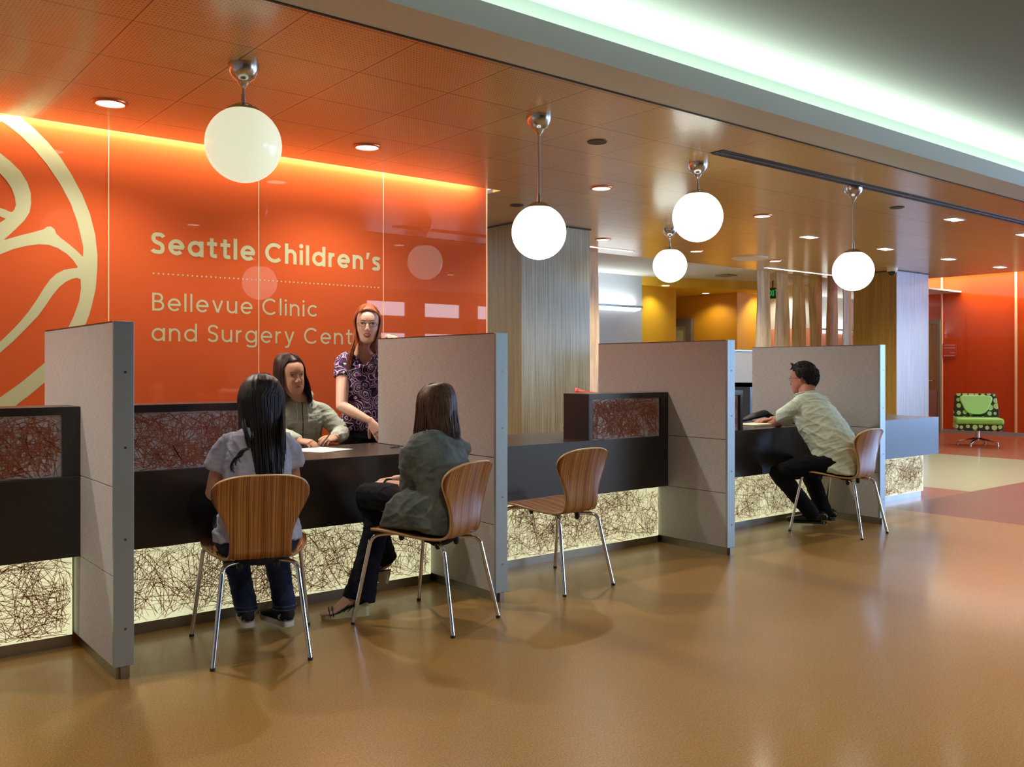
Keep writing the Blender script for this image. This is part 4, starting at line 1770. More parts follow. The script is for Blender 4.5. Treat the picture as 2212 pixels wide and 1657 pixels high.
def hand(mb, wrist, fdir, back, side_sign=1, L=.175, curl=(20, 25, 28, 32), tcurl=15, spread=.0, w=1.0, thumb_out=.75, fl=1.0):
    """palm, four fingers, thumb.  back = normal of the back of the hand; thumb lies towards side*side_sign"""
    f = Vector(fdir).normalized()
    b = Vector(back)
    b = (b - f * b.dot(f)).normalized()
    s_ = f.cross(b) * side_sign
    W = Vector(wrist)
    k = L / .175
    loft(mb, [(W - f * .02 * k, .024 * k * w, .019 * k), (W + f * .005 * k, .026 * k * w, .0175 * k), (W + f * .03 * k, .034 * k * w, .0165 * k), (W + f * .06 * k, .039 * k * w, .0145 * k), (W + f * .082 * k, .038 * k * w, .0125 * k), (W + f * .090 * k, .033 * k * w, .009 * k)], s_, 16, sub=2, flatp=2.4)
    lens = [(.036, .024, .019), (.041, .027, .021), (.038, .025, .020), (.029, .020, .018)]
    for i in range(4):
        o = (1.5 - i) * .0195 * k * w
        p = W + f * ((.078, .082, .080, .072)[i] * k) + s_ * o
        ang = 0
        pts = [p - f * .012 * k, p]
        d = (f + s_ * spread * (1.5 - i)).normalized()
        for j in range(3):
            ang += math.radians(curl[i] * (0.8 if j == 0 else 1.0))
            dd = d * math.cos(ang) - b * math.sin(ang)
            pts.append(pts[-1] + dd * lens[i][j] * k * fl)
        r0 = (.0088 if i < 3 else .0078) * k * w
        capsule(mb, pts, [r0, r0, r0 * .95, r0 * .85, r0 * .7], s_, n=10, sub=2)
    p = W + f * .018 * k + s_ * .020 * k * w - b * .006 * k
    d = (f * (1 - thumb_out * .4) + s_ * thumb_out - b * .25).normalized()
    pts = [p, p + d * .036 * k]
    ang = math.radians(tcurl)
    d2 = (d * math.cos(ang) + (f * .8 - b * .5 - s_ * .3).normalized() * math.sin(ang)).normalized()
    pts.append(pts[-1] + d2 * .030 * k)
    d3 = (d2 * math.cos(ang) + (f * .7 - b * .4 - s_ * .6).normalized() * math.sin(ang)).normalized()
    pts.append(pts[-1] + d3 * .024 * k)
    capsule(mb, pts, [.0145 * k, .0115 * k, .0098 * k, .0078 * k], b, n=10, sub=2)


def hair_mat(name, c1, c2, rough=.5):
    n = NT(name, rough=rough, spec=.4)
    v = n.coords('Object', (90, 90, 6))
    a = n.noise(v, 2, 3, .6)
    n.color(n.ramp(a, [(.35, c1), (.65, c2)]))
    return n.m


M['hair_black'] = hair_mat('black hair', srgb(12, 10, 12), srgb(30, 24, 26))
M['hair_dkbrown'] = hair_mat('dark brown hair', srgb(26, 16, 18), srgb(58, 36, 36))
M['hair_brown'] = hair_mat('brown hair', srgb(48, 32, 22), srgb(98, 72, 50))
M['hair_red'] = hair_mat('auburn hair', srgb(104, 44, 20), srgb(176, 96, 52))
M['hair_short'] = hair_mat('short black hair', srgb(8, 7, 8), srgb(20, 18, 18), .7)


def hair_cap(parent, F, mat, tmax, a=.082, b=.106, c=.107, cz=.018, cy=-.008):
    """skull cap cut along a hairline; tmax(azimuth in degrees) = polar angle of the edge"""
    NA, NT_ = 72, 20
    vs = [F(0, cy, cz + c)]
    for j in range(1, NT_ + 1):
        for i in range(NA):
            ph = 2 * PI * i / NA
            d = abs((math.degrees(ph) + 180) % 360 - 180)
            th = math.radians(tmax(d)) * j / NT_
            k = 1.0 - .02 * (j / NT_) ** 3
            vs.append(F(a * k * math.sin(th) * math.sin(ph), cy + b * k * math.sin(th) * math.cos(ph), cz + c * k * math.cos(th)))
    fs = [(0, 1 + i, 1 + (i + 1) % NA) for i in range(NA)]
    for j in range(NT_ - 1):
        for i in range(NA):
            p, q = 1 + j * NA, 1 + (j + 1) * NA
            fs.append((p + i, q + i, q + (i + 1) % NA, p + (i + 1) % NA))
    mb = MB()
    mb.add(vs, fs)
    o = putmb(mb, 'hair_cap', mat, parent)
    m = o.modifiers.new('thickness', 'SOLIDIFY')
    m.thickness = .006
    m.offset = -1
    return o


def strand_hair(mb, F, N, phi_of, start_of, length_of, drape, a=.080, b=.100, c=.104, seed=1, s0=1.02, s1=1.14, thick=.0042, wave=.004, cz=.018, cy=-.008, npts=16, theta_end=96):
    """strands sweep over the skull ellipsoid, then hang"""
    r = random.Random(seed)
    for k in range(N):
        u = (k + r.random()) / N
        ph0, ph1 = phi_of(u, r)
        th0 = start_of(u, r)
        s_ = r.uniform(s0, s1)
        L = length_of(ph1, r)
        pts = []
        m1 = npts // 2
        th_e = math.radians(theta_end)
        for i in range(m1 + 1):
            t = i / m1
            th = th0 + (th_e - th0) * t
            ph = math.radians(ph0 + (ph1 - ph0) * min(1, t * 1.3) ** .8)
            lift = s_ * (1 - .03 * (1 - t))
            pts.append([a * lift * math.sin(th) * math.sin(ph), cy + b * lift * math.sin(th) * math.cos(ph), cz + c * lift * math.cos(th)])
        x, y, z = pts[-1]
        m2 = npts - m1
        w1, w2 = r.random() * 6, r.random() * 6
        jx, jy = r.gauss(0, .004), r.gauss(0, .004)
        for i in range(1, m2 + 1):
            t = i / m2
            zz = z - L * t
            xx, yy = drape(x, y, t, L, ph1, s_)
            pts.append([xx + wave * math.sin(w1 + t * 5) * t + jx * t, yy + wave * math.sin(w2 + t * 4) * t + jy * t, zz])
        n = len(pts)
        rad = [thick * (.35 + .65 * min(1, 4 * i / n)) * (1 if i < n * .72 else max(.08, (n - i) / (n * .28))) for i in range(n)]
        W = [F(*p) for p in pts]
        mb.tube(W, rad, 5, flat=.45, up=(F(*pts[n // 2]) - F(0, 0, pts[n // 2][2])))


def shoe(parent, heel, toe, up=(0, 0, 1), L=.26, kind='sneaker', name='shoe'):
    F = Frame(heel, Vector(toe) - Vector(heel), up)
    k = L / .26
    t = .024 if kind == 'sneaker' else .014
    plan = [(0, .012), (.02, .027), (.08, .034), (.25, .034), (.42, .036), (.6, .043), (.76, .047), (.88, .042), (.95, .030), (.985, .016), (1, .004)]
    mb = MB()
    outl = [(w_ * k, s_ * L) for s_, w_ in plan] + [(-w_ * k * .95, s_ * L) for s_, w_ in reversed(plan)]
    n = len(outl)
    zs = [0, t * .5, t]
    vs = []
    for iz, z in enumerate(zs):
        for x, y in outl:
            rise = .012 * max(0, (y / L - .7) / .3) ** 2
            vs.append(F(x, y, z + rise))
    fs = [(iz * n + i, iz * n + (i + 1) % n, (iz + 1) * n + (i + 1) % n, (iz + 1) * n + i) for iz in range(2) for i in range(n)]
    fs += [tuple(range(n))[::-1], tuple(range(2 * n, 3 * n))]
    mb.add(vs, fs)
    sole = putmb(mb, 'sole', M['rubber_white'] if kind == 'sneaker' else M['black'], parent, smooth=False)
    mb = MB()
    H = [(0.0, .010, .034), (.02, .024, .066), (.07, .031, .080), (.18, .033, .080), (.3, .034, .076), (.42, .035, .066), (.55, .040, .054), (.7, .045, .044), (.84, .042, .036), (.94, .028, .026), (.985, .010, .012)]
    if kind != 'sneaker':
        H = [(s_, w_, h * .95) for s_, w_, h in H]
    loft(mb, [(F(0, s_ * L, t * .6 + h / 2 * k + .010 * max(0, (s_ - .7) / .3) ** 2), w_ * k, h / 2 * k) for s_, w_, h in H], F.r, 20, sub=3, flatp=2.6)
    me = meshify(mb, .003, 3)
    u = put(me, 'shoe_upper', M['canvas_black'] if kind == 'sneaker' else M['leather_black'], parent)
    mb = MB()
    if kind == 'sneaker':
        # white piping line and laces
        mb.tube([F(-.034 * k, .0 * L + .03, t + .004), F(-.012, -.002, t + .004), F(.012, -.002, t + .004), F(.034 * k, .03, t + .004)], .0012, 5)
        for i in range(4):
            y = L * (.40 + .06 * i)
            z = t + (.070 - .009 * i)
            mb.tube([F(-.022, y, z - .006), F(0, y, z + .002), F(.022, y, z - .006)], .0025, 6)
        mb.tube([F(.015, L * .38, .095), F(.055, L * .42, .10), F(.065, L * .46, .075)], .0025, 6)
        mb.tube([F(-.015, L * .38, .095), F(-.04, L * .42, .10), F(-.05, L * .44, .08)], .0025, 6)
        putmb(mb, 'laces', M['rubber_white'], u)
    else:
        for i in range(4):
            y = L * (.42 + .05 * i)
            z = t + (.062 - .006 * i)
            mb.tube([F(-.018, y, z - .003), F(0, y, z + .004), F(.018, y, z - .003)], .0018, 6)
        putmb(mb, 'laces', M['black'], u)
    return u


M['sock'] = simple('white socks', srgb(206, 208, 216), .9)
M['rubber_white'] = simple('white rubber', srgb(214, 212, 206), 0.5)
M['canvas_black'] = simple('black canvas', srgb(26, 27, 32), 0.8)
M['leather_black'] = simple('black shoe leather', srgb(20, 19, 20), 0.28)


def denim(name, c1, c2):
    n = NT(name, rough=.85, spec=.2)
    a = n.noise(n.coords('Object', (1, 1, 1)), 12, 4, .6)
    b = n.noise(n.coords('Object', (1, 1, 1)), 500, 2, .6)
    f = n.math('ADD', n.math('MULTIPLY', a, .6), n.math('MULTIPLY', b, .4))
    n.color(n.ramp(f, [(.4, c1), (.62, c2)]))
    return n.m


M['jeans'] = denim('blue jeans', srgb(24, 32, 56), srgb(58, 72, 104))
M['jeans_dark'] = denim('dark indigo jeans', srgb(10, 11, 20), srgb(24, 26, 42))
M['black_cloth'] = denim('black trouser cloth', srgb(10, 10, 14), srgb(20, 20, 26))
M['charcoal'] = denim('charcoal trouser cloth', srgb(26, 28, 32), srgb(42, 44, 50))
M['blouse_blue'] = denim('pale blue grey gauze', srgb(158, 164, 188), srgb(192, 198, 218))
M['hoodie'] = denim('pale grey fleece', srgb(160, 168, 156), srgb(190, 198, 186))
M['cardigan'] = denim('dark sage knit', srgb(84, 92, 90), srgb(116, 126, 122))
M['shirt'] = denim('pale mint shirt cloth', srgb(200, 216, 196), srgb(220, 232, 214))


def floral():
    n = NT('purple white black swirl print', rough=.7, spec=.3)
    v = n.coords('Object', (1, .5, 1))
    nz = n.n('ShaderNodeTexNoise')
    n.l(v, nz.inputs['Vector'])
    nz.inputs['Scale'].default_value = 9
    ad = n.n('ShaderNodeVectorMath', operation='MULTIPLY_ADD')
    n.l(nz.outputs['Color'], ad.inputs[0])
    ad.inputs[1].default_value = (.10, .10, .10)
    n.l(v, ad.inputs[2])
    vo = n.n('ShaderNodeTexVoronoi', feature='F1')
    n.l(ad.outputs[0], vo.inputs['Vector'])
    vo.inputs['Scale'].default_value = 14
    sep = n.n('ShaderNodeSeparateColor')
    n.l(vo.outputs['Color'], sep.inputs[0])
    rings = n.math('FRACT', n.math('ADD', n.math('MULTIPLY', vo.outputs['Distance'], 3.4), sep.outputs[1]))
    B_, P_, W_, D_ = srgb(26, 14, 34), srgb(150, 84, 168), srgb(208, 200, 214), srgb(72, 30, 84)
    c1 = n.ramp(rings, [(0, B_), (.30, P_), (.46, W_), (.60, B_), (.80, D_), (.92, W_)], 'CONSTANT')
    c2 = n.ramp(rings, [(0, D_), (.25, B_), (.5, P_), (.62, W_), (.74, B_)], 'CONSTANT')
    n.color(n.mix(n.math('GREATER_THAN', sep.outputs[0], .5), c1, c2))
    return n.m


M['floral'] = floral()

# ================================================================ girl with long black hair (seen from behind)
FA = Frame((1.656, 3.902, 0), (.307, .952, 0))
pa = thing('person', 'person with long black hair in pale blue grey blouse, seen from behind', 'person', tuple(FA.o))
HA = Frame(FA(.030, .075, 1.088), FA.vec(.12, 1, -.08))
mb = MB()
head_lofts(mb, HA)
loft(mb, [(HA(0, -.02, -.07), .052, .055), (FA(0, .03, .985), .050, .052), (FA(0, .005, .935), .075, .06)], FA.r, sub=2)
loft(mb, [(FA(0, -.01, .94), .10, .05), (FA(0, -.02, .90), .105, .07), (FA(0, -.03, .80), .11, .08), (FA(0, -.05, .62), .12, .08)], FA.r, sub=2)
for s in (-1, 1):
    capsule(mb, [FA(.125 * s, .0, .89), FA(.158 * s, .04, .80), FA(.178 * s, .09, .69)], [.030, .036, .034], FA.f)
    capsule(mb, [FA(.178 * s, .09, .69), FA(.15 * s, .21, .66), FA(.09 * s, .32, .645)], [.036, .032, .024], FA.u)
    hand(mb, FA(.09 * s, .32, .645), FA.vec(-.35 * s, 1, -.25), FA.vec(0, .2, 1), -s, L=.16)
    sx = .1 * s
    an = (Vector((1.712, 4.150, .10)), Vector((1.862, 4.052, .10)))[0 if s < 0 else 1]
    capsule(mb, [FA(.05 * s, -.05, .60), FA(.09 * s, -.03, .53), FA(.10 * s, .16, .535), FA(.10 * s, .345, .50)], [.06, .06, .055, .045], FA.r)
    capsule(mb, [FA(.10 * s, .345, .50), an + Vector((0, .012, .05))], [.045, .034], FA.r)
    loft(mb, [(an + Vector((.0, .012, .06)), .034, .034), (an + Vector((0, .004, .02)), .033, .033), (an + Vector((0, .0, -.01)), .031, .032), (an + Vector((.0, .016, -.035)), .027, .030)], FA.r, sub=2)
me = meshify(mb, .0045, 4)
put(me, 'body', M['skin_tan'], pa)
# blouse
mb = MB()
loft(mb, [(FA(0, .015, .965), .075, .055), (FA(0, .0, .945), .105, .072), (FA(0, -.015, .915), .125, .09), (FA(0, -.03, .84), .145, .112), (FA(0, -.05, .74), .142, .115), (FA(0, -.065, .64), .155, .12), (FA(0, -.07, .56), .182, .135), (FA(0, -.075, .495), .192, .140)], FA.r, sub=3, flatp=2.3)
for s in (-1, 1):
    loft(mb, [(FA(.08 * s, .0, .925), .040, .05), (FA(.118 * s, .005, .900), .048, .056), (FA(.145 * s, .015, .855), .050, .058), (FA(.162 * s, .025, .805), .050, .060)], FA.f, sub=2)
me = meshify(mb, .006, 5)
displace(me, folds(.010, FA.vec(1, 0, .25), 20, .22, 2.0))
displace(me, folds(.004, FA.vec(0, 0, 1), 40, .3, 9.0))
put(me, 'blouse', M['blouse_blue'], pa)
# jeans
mb = MB()
loft(mb, [(FA(0, -.07, .60), .168, .118), (FA(0, -.07, .55), .182, .130), (FA(0, -.06, .50), .186, .130), (FA(0, -.03, .468), .165, .11)], FA.r, sub=2)
for s in (-1, 1):
    an = (Vector((1.712, 4.150, .118)), Vector((1.862, 4.052, .118)))[0 if s < 0 else 1]
    kn = FA(.10 * s, .345, .50)
    capsule(mb, [FA(.09 * s, -.03, .53), FA(.10 * s, .16, .535), kn], [.085, .078, .062], FA.r)
    loft(mb, [(kn + Vector((0, 0, .03)), .06, .06), (kn, .064, .064), (kn.lerp(an, .3), .062, .062), (kn.lerp(an, .7), .054, .054), (an, .052, .052), (an + Vector((0, 0, -.012)), .052, .052)], FA.r, sub=2)
me = meshify(mb, .006, 4)
displace(me, folds(.005, (0, 0, 1), 26, .4, 5.0))
jo = put(me, 'jeans', M['jeans'], pa)
mb = MB()
for s in (-1, 1):
    an = (Vector((1.712, 4.150, .118)), Vector((1.862, 4.052, .118)))[0 if s < 0 else 1]
    for dz in (.0, .018):
        mb.tube([an + Vector((.0545 * math.cos(a), .0545 * math.sin(a), -.008 + dz)) for a in [2 * PI * k / 24 for k in range(25)]], .0018, 5)
putmb(mb, 'hem_stitching', simple('pale stitching', srgb(96, 104, 130), .8), jo)
for s, hp, tp in ((-1, (1.704, 4.108, .030), (1.785, 4.350, .0)), (1, (1.866, 4.006, .030), (1.845, 4.260, .0))):
    hp, tp = Vector(hp), Vector(tp)
    shoe(pa, hp, tp, L=.25)
mb = MB()
for an in (Vector((1.712, 4.150, .10)), Vector((1.862, 4.052, .10))):
    mb = MB()
    mb.tube([an + Vector((0, .0, .0)), an + Vector((0, .0, -.012)), an + Vector((0, .008, -.035))], [.0350, .0350, .032], 16)
    putmb(mb, 'sock', M['sock'], pa)
# hair
mb = MB()
loft(mb, [(HA(0, -.012, .130), .018, .02), (HA(0, -.014, .122), .055, .06), (HA(0, -.016, .10), .079, .086), (HA(0, -.022, .06), .094, .100), (HA(0, -.03, .01), .097, .098), (HA(0, -.045, -.05), .098, .082), (HA(.0, -.070, -.11), .099, .064), (HA(.005, -.108, -.16), .098, .045), (HA(.010, -.148, -.21), .092, .036), (HA(.018, -.172, -.27), .078, .030), (HA(.030, -.186, -.33), .056, .024), (HA(.040, -.192, -.38), .034, .016)], HA.r, 24, sub=3)
me = meshify(mb, .006, 4)
displace(me, folds(.006, HA.r, 45, .06, 3.0))
ha = put(me, 'hair', M['hair_black'], pa)
mb = MB()


def drapeA(x, y, t, L, ph, s_):
    # lies over the back: pulled together and pushed back
    back = -.030 - .185 * min(1, t * 1.5) if abs(ph) > 60 else y
    k = min(1, t * 2.2)
    yy = y + (min(y, -.01) * .35 + back - y) * k * .75
    return x * (1 - .30 * t) + .028 * t, yy - .012 * s_ * math.cos(x * 12)


strand_hair(mb, HA, 560, lambda u, r: ((-1 if u < .5 else 1) * r.uniform(5, 170), (-1 if u < .5 else 1) * r.uniform(62, 180)),
            lambda u, r: math.radians(r.uniform(2, 44)), lambda ph, r: r.uniform(.22, .36) + (.10 if abs(ph) > 120 else 0), drapeA, a=.086, b=.104, seed=4, s0=1.13, s1=1.23, thick=.0038)
putmb(mb, 'hair_strands', M['hair_black'], ha)
mb = MB()
r_ = random.Random(9)
for k in range(15):
    # loose curls on the left shoulder blade, and thin ends over the back
    a0 = r_.uniform(0, .5)
    base = HA(-.035 - .004 * k * .6, -.190, -.175 - .003 * k)
    pts = []
    R_ = .034 + r_.uniform(-.008, .010)
    for i in range(16):
        t = i / 15
        a = a0 + t * (4.4 + (k % 3) * .5)
        pts.append(base + HA.vec(-.045 * t - R_ * math.sin(a) * 1.2, -.018 - .004 * (k % 4), -.02 * t + R_ * (math.cos(a) - 1)))
    mb.tube(pts, [.0016 * (1 - .8 * i / 15) + .0004 for i in range(16)], 5)
for k in range(26):
    x0 = r_.uniform(-.02, .08)
    L = r_.uniform(.06, .17)
    pts = [HA(x0 + .012 * math.sin(t * 3 + k) + .01 * t, -.205 - .004 * t, -.29 - L * t) for t in [i / 8 for i in range(9)]]
    mb.tube(pts, [.0026, .0026, .0024, .0021, .0018, .0015, .0012, .0008, .0004], 5)
putmb(mb, 'loose_curls', M['hair_black'], ha)

# ================================================================ seated woman in dark sage cardigan
FC = Frame((2.515, 3.786, 0), (-.349, .937, 0))
pc = thing('person', 'person with brown bob in grey green cardigan, seated with crossed legs', 'person', tuple(FC.o))
HC = Frame((2.560, 3.825, 1.040), FC.vec(-.18, 1, -.12), (0, .05, 1))
SKC = M['skin']
mb = MB()
head_lofts(mb, HC)
loft(mb, [(HC(0, -.02, -.07), .052, .055), (FC(.02, .0, .925), .052, .055), (FC(0.01, -.02, .88), .09, .07)], FC.r, sub=2)
loft(mb, [(FC(0, -.02, .88), .13, .07), (FC(0, -.06, .75), .13, .09), (FC(0, -.09, .6), .13, .1)], FC.r, sub=2)
shL, elL, wrL = Vector((2.385, 3.735, .835)), Vector((2.425, 3.835, .640)), Vector((2.420, 4.050, .655))
capsule(mb, [shL, shL.lerp(elL, .5), elL], [.05, .044, .040])
loft(mb, [(elL, .040, .040), (elL.lerp(wrL, .3), .040, .038), (elL.lerp(wrL, .8), .027, .024), (wrL, .024, .020)], (0, 0, 1), sub=2)
hand(mb, wrL, (-.35, .92, -.10), (-.25, .1, 1), 1, L=.17, curl=(14, 16, 18, 22), tcurl=10)
shR, elR, wrR = Vector((2.70, 3.80, .83)), Vector((2.68, 4.0, .66)), Vector((2.50, 4.10, .665))
capsule(mb, [shR, shR.lerp(elR, .5), elR], [.05, .044, .040])
capsule(mb, [elR, elR.lerp(wrR, .5), wrR], [.040, .034, .024])
hand(mb, wrR, (-1, .3, -.05), (0, .3, 1), 1, L=.17)
# legs under the trousers
for P_, R_ in (([FC(.04, -.07, .60), FC(.09, -.04, .525), Vector((2.425, 4.130, .490)), Vector((2.290, 4.080, .19))], [.06, .06, .045, .034]), ([FC(-.04, -.07, .60), FC(-.09, -.04, .535), Vector((2.365, 4.150, .590)), Vector((2.54, 4.285, .27))], [.06, .06, .045, .034])):
    capsule(mb, P_[:3], R_[:3], FC.r)
    capsule(mb, P_[2:], R_[2:], FC.r)
# planted right foot in a wedge sandal
toe, heel = Vector((2.120, 4.150, 0)), Vector((2.312, 4.056, 0))
FO = Frame(heel, toe - heel)


def bare_foot(mb, FO, hz, tz=.016, L=.215, shank=None):
    loft(mb, [(FO(0, .012, hz + .030), .018, .020), (FO(0, .03, hz + .036), .027, .032), (FO(0, .07, hz * .85 + .038), .030, .036), (FO(0, .11, hz * .6 + .034), .032, .028), (FO(0, .145, hz * .3 + .026), .037, .021), (FO(0, .175, tz + .010), .040, .014), (FO(0, .19, tz + .008), .036, .009)], FO.r, sub=3)
    for i in range(5):
        x = (-.031, -.012, .003, .017, .029)[i]
        ln = (.040, .034, .030, .025, .019)[i]
        rr = (.0115, .0078, .0074, .0070, .0066)[i]
        capsule(mb, [FO(x, .178, tz + .010), FO(x, .19 + ln * .6, tz + .010), FO(x, .19 + ln, tz + .006)], [rr, rr, rr * .8], FO.r, n=10, sub=2)
    if shank is not None:
        loft(mb, [(FO(0, .032, hz + .03), .030, .032), (FO(0, .03, hz + .06), .030, .033), (shank, .036, .038)], FO.r, sub=2)


bare_foot(mb, FO, .062, shank=Vector((2.285, 4.075, .20)))
# hanging left foot
tip2, heel2 = Vector((2.365, 4.335, .150)), Vector((2.565, 4.300, .075))
FO2 = Frame(heel2, tip2 - heel2, (.3, .1, .95))
bare_foot(mb, FO2, .062, shank=FO2(0, .03, .17))
me = meshify(mb, .0042, 3)
put(me, 'body', SKC, pc)


def sandal(FO, L=.235):
    mb = MB()
    plan = [(0, .018), (.06, .028), (.25, .031), (.45, .033), (.65, .041), (.8, .043), (.92, .034), (1, .012)]
    top = lambda s_: .060 * max(0, 1 - s_ / .72) ** .9 + .015
    o = []
    for s_, w_ in plan:
        for x in (-w_, w_):
            for z in (0, 1):
                o.append(FO(x, s_ * L - .006, top(s_) if z else 0.0))
    fs = []
    for i in range(len(plan) - 1):
        b_ = i * 4
        c_ = b_ + 4
        fs += [(b_, c_, c_ + 1, b_ + 1), (b_ + 2, b_ + 3, c_ + 3, c_ + 2), (b_ + 1, c_ + 1, c_ + 3, b_ + 3), (b_, b_ + 2, c_ + 2, c_)]
    fs += [(0, 1, 3, 2), tuple(len(o) - 4 + k for k in (0, 2, 3, 1))]
    mb.add(o, fs)
    w = putmb(mb, 'wedge_sole', simple('pale cork wedge', srgb(196, 190, 150), .6), pc, smooth=False)
    mb = MB()
    ins = [(FO(-w_ * .98, s_ * L - .006, top(s_) + .001), FO(w_ * .98, s_ * L - .006, top(s_) + .001)) for s_, w_ in plan]
    vs = [p for q in ins for p in q] + [p + FO.u * .004 for q in ins for p in q]
    n = len(plan) * 2
    fs = [(n + 2 * i, n + 2 * i + 1, n + 2 * i + 3, n + 2 * i + 2) for i in range(len(plan) - 1)] + [(2 * i, n + 2 * i, n + 2 * i + 2, 2 * i + 2) for i in range(len(plan) - 1)] + [(2 * i + 1, 2 * i + 3, n + 2 * i + 3, n + 2 * i + 1) for i in range(len(plan) - 1)]
    mb.add(vs, fs)
    for y0, h, wd in ((.168, .036, .044), (.185, .034, .043)):
        pts = [FO(wd * math.cos(a), y0 + .01 * math.sin(a), .012 + h * math.sin(a)) for a in [PI * i / 12 for i in range(13)]]
        mb.tube(pts, .010, 6, flat=.22, up=FO.f)
    pts = [FO(.034 * math.cos(a), .055 - .04 * math.sin(a * .5), .062 + .045 * math.sin(a)) for a in [PI * i / 12 for i in range(13)]]
    mb.tube([FO(-.032, .10, .03), FO(-.034, .05, .085), FO(-.02, .0, .105), FO(.02, .0, .105), FO(.034, .05, .085), FO(.032, .10, .03)], .006, 6, flat=.35)
    mb.tube([FO(-.034, .12, .03), FO(-.02, .085, .085), FO(.02, .085, .085), FO(.034, .12, .03)], .006, 6, flat=.35)
    putmb(mb, 'strap', M['black'], w)


sandal(FO)
sandal(FO2)
# watch
mb = MB()
wv = (wrL - elL).normalized()
Fw = Frame(elL.lerp(wrL, .93), wv)
mb.tube([Fw.o + Fw.r * (.027 * math.cos(a)) + Fw.u * (.025 * math.sin(a)) for a in [2 * PI * k / 24 for k in range(25)]], .007, 8, flat=.35, up=wv)
mb.cyl((Fw.o.x - .0, Fw.o.y, Fw.o.z + .024), .014, .006, 16)
putmb(mb, 'wrist_watch', M['black'], pc)
# cardigan
mb = MB()
loft(mb, [(FC(.012, -.005, .915), .07, .058), (FC(.008, -.012, .900), .11, .078), (FC(0, -.022, .868), .165, .098), (FC(0, -.045, .79), .175, .122), (FC(0, -.070, .70), .160, .122), (FC(0, -.078, .62), .160, .120), (FC(0, -.068, .54), .178, .126), (FC(0, -.050, .478), .185, .130)], FC.r, sub=3, flatp=2.3)
for s, sh, el in ((-1, shL, elL), (1, shR, elR)):
    d = (el - sh)
    loft(mb, [(FC(.10 * s, -.02, .88), .05, .055), (sh, .060, .062), (sh + d * .35, .060, .060), (sh + d * .8, .056, .056), (sh + d * 1.0, .053, .055), (sh + d * 1.0 + Vector((-.002, .022, .004)), .048, .050)], FC.f, sub=2)
# flaring peplum over the lap and hip
loft(mb, [(FC(-.12, -.03, .62), .05, .085), (FC(-.165, .0, .56), .045, .13), (FC(-.18, .015, .51), .035, .15), (FC(-.19, .015, .478), .022, .155)], FC.r, sub=2)
me = meshify(mb, .006, 5)
displace(me, folds(.009, FC.vec(.2, .8, 1), 15, .35, 11.0))
displace(me, folds(.004, (0, 0, 1), 34, .4, 1.5))
put(me, 'cardigan', M['cardigan'], pc)
# trousers
mb = MB()
loft(mb, [(FC(0, -.07, .60), .150, .105), (FC(0, -.06, .54), .170, .120), (FC(0, -.045, .485), .170, .12), (FC(0, -.02, .465), .15, .10)], FC.r, sub=2)
hipR, knR, anR = FC(.09, -.04, .525), Vector((2.425, 4.130, .490)), Vector((2.280, 4.080, .10))
capsule(mb, [hipR, hipR.lerp(knR, .5), knR], [.088, .078, .062], FC.r)
loft(mb, [(knR + Vector((.01, 0, .03)), .055, .055), (knR, .066, .064), (knR.lerp(anR, .3), .064, .062), (knR.lerp(anR, .65), .066, .066), (anR, .082, .078), (anR + Vector((-.004, 0, -.012)), .083, .078)], (.85, -.4, 0), sub=2)
hipL, knL, anL = FC(-.09, -.04, .535), Vector((2.365, 4.150, .590)), Vector((2.555, 4.285, .215))
capsule(mb, [hipL, hipL.lerp(knL, .5) + Vector((0, 0, .03)), knL], [.092, .080, .062], FC.r)
loft(mb, [(knL + Vector((-.01, 0, .02)), .050, .050), (knL + Vector((.01, .02, -.01)), .062, .06), (knL.lerp(anL, .35), .060, .056), (knL.lerp(anL, .8), .060, .056), (anL, .062, .058)], FC.r, sub=2)
me = meshify(mb, .006, 4)
displace(me, folds(.006, (0, 0, 1), 22, .4, 8.0))
tr = put(me, 'trousers', M['jeans_dark'], pc)
# hair
mb = MB()
loft(mb, [(HC(0, -.012, .130), .018, .02), (HC(0, -.014, .122), .055, .06), (HC(0, -.018, .10), .078, .085), (HC(0, -.022, .06), .090, .097), (HC(0, -.026, .01), .092, .096), (HC(0, -.032, -.05), .092, .088), (HC(0, -.036, -.10), .090, .078), (HC(0, -.038, -.128), .084, .066)], HC.r, 24, sub=3)
me = meshify(mb, .006, 3)
# open the front of the bob so that the face side stays clear
displace(me, lambda p, n_: (-HC.f * .05) if (p - HC.o).dot(HC.f) > .045 and (p - HC.o).dot(HC.u) < .05 else None)
displace(me, folds(.004, HC.r, 50, .06, 4.0))
hc = put(me, 'hair', M['hair_brown'], pc)
mb = MB()
strand_hair(mb, HC, 560, lambda u, r: ((-1 if u < .5 else 1) * r.uniform(5, 170), (-1 if u < .5 else 1) * r.uniform(50, 180)),
            lambda u, r: math.radians(r.uniform(2, 44)), lambda ph, r: r.uniform(.125, .160),
            lambda x, y, t, L, ph, s_: (x * (1 - .10 * t), y + (.0 if abs(ph) > 90 else .02 * t) - .012 * t * (1 if abs(ph) > 120 else 0)), a=.080, b=.098, seed=7, s0=1.08, s1=1.17, thick=.0036, wave=.003)
putmb(mb, 'hair_strands', M['hair_brown'], hc)


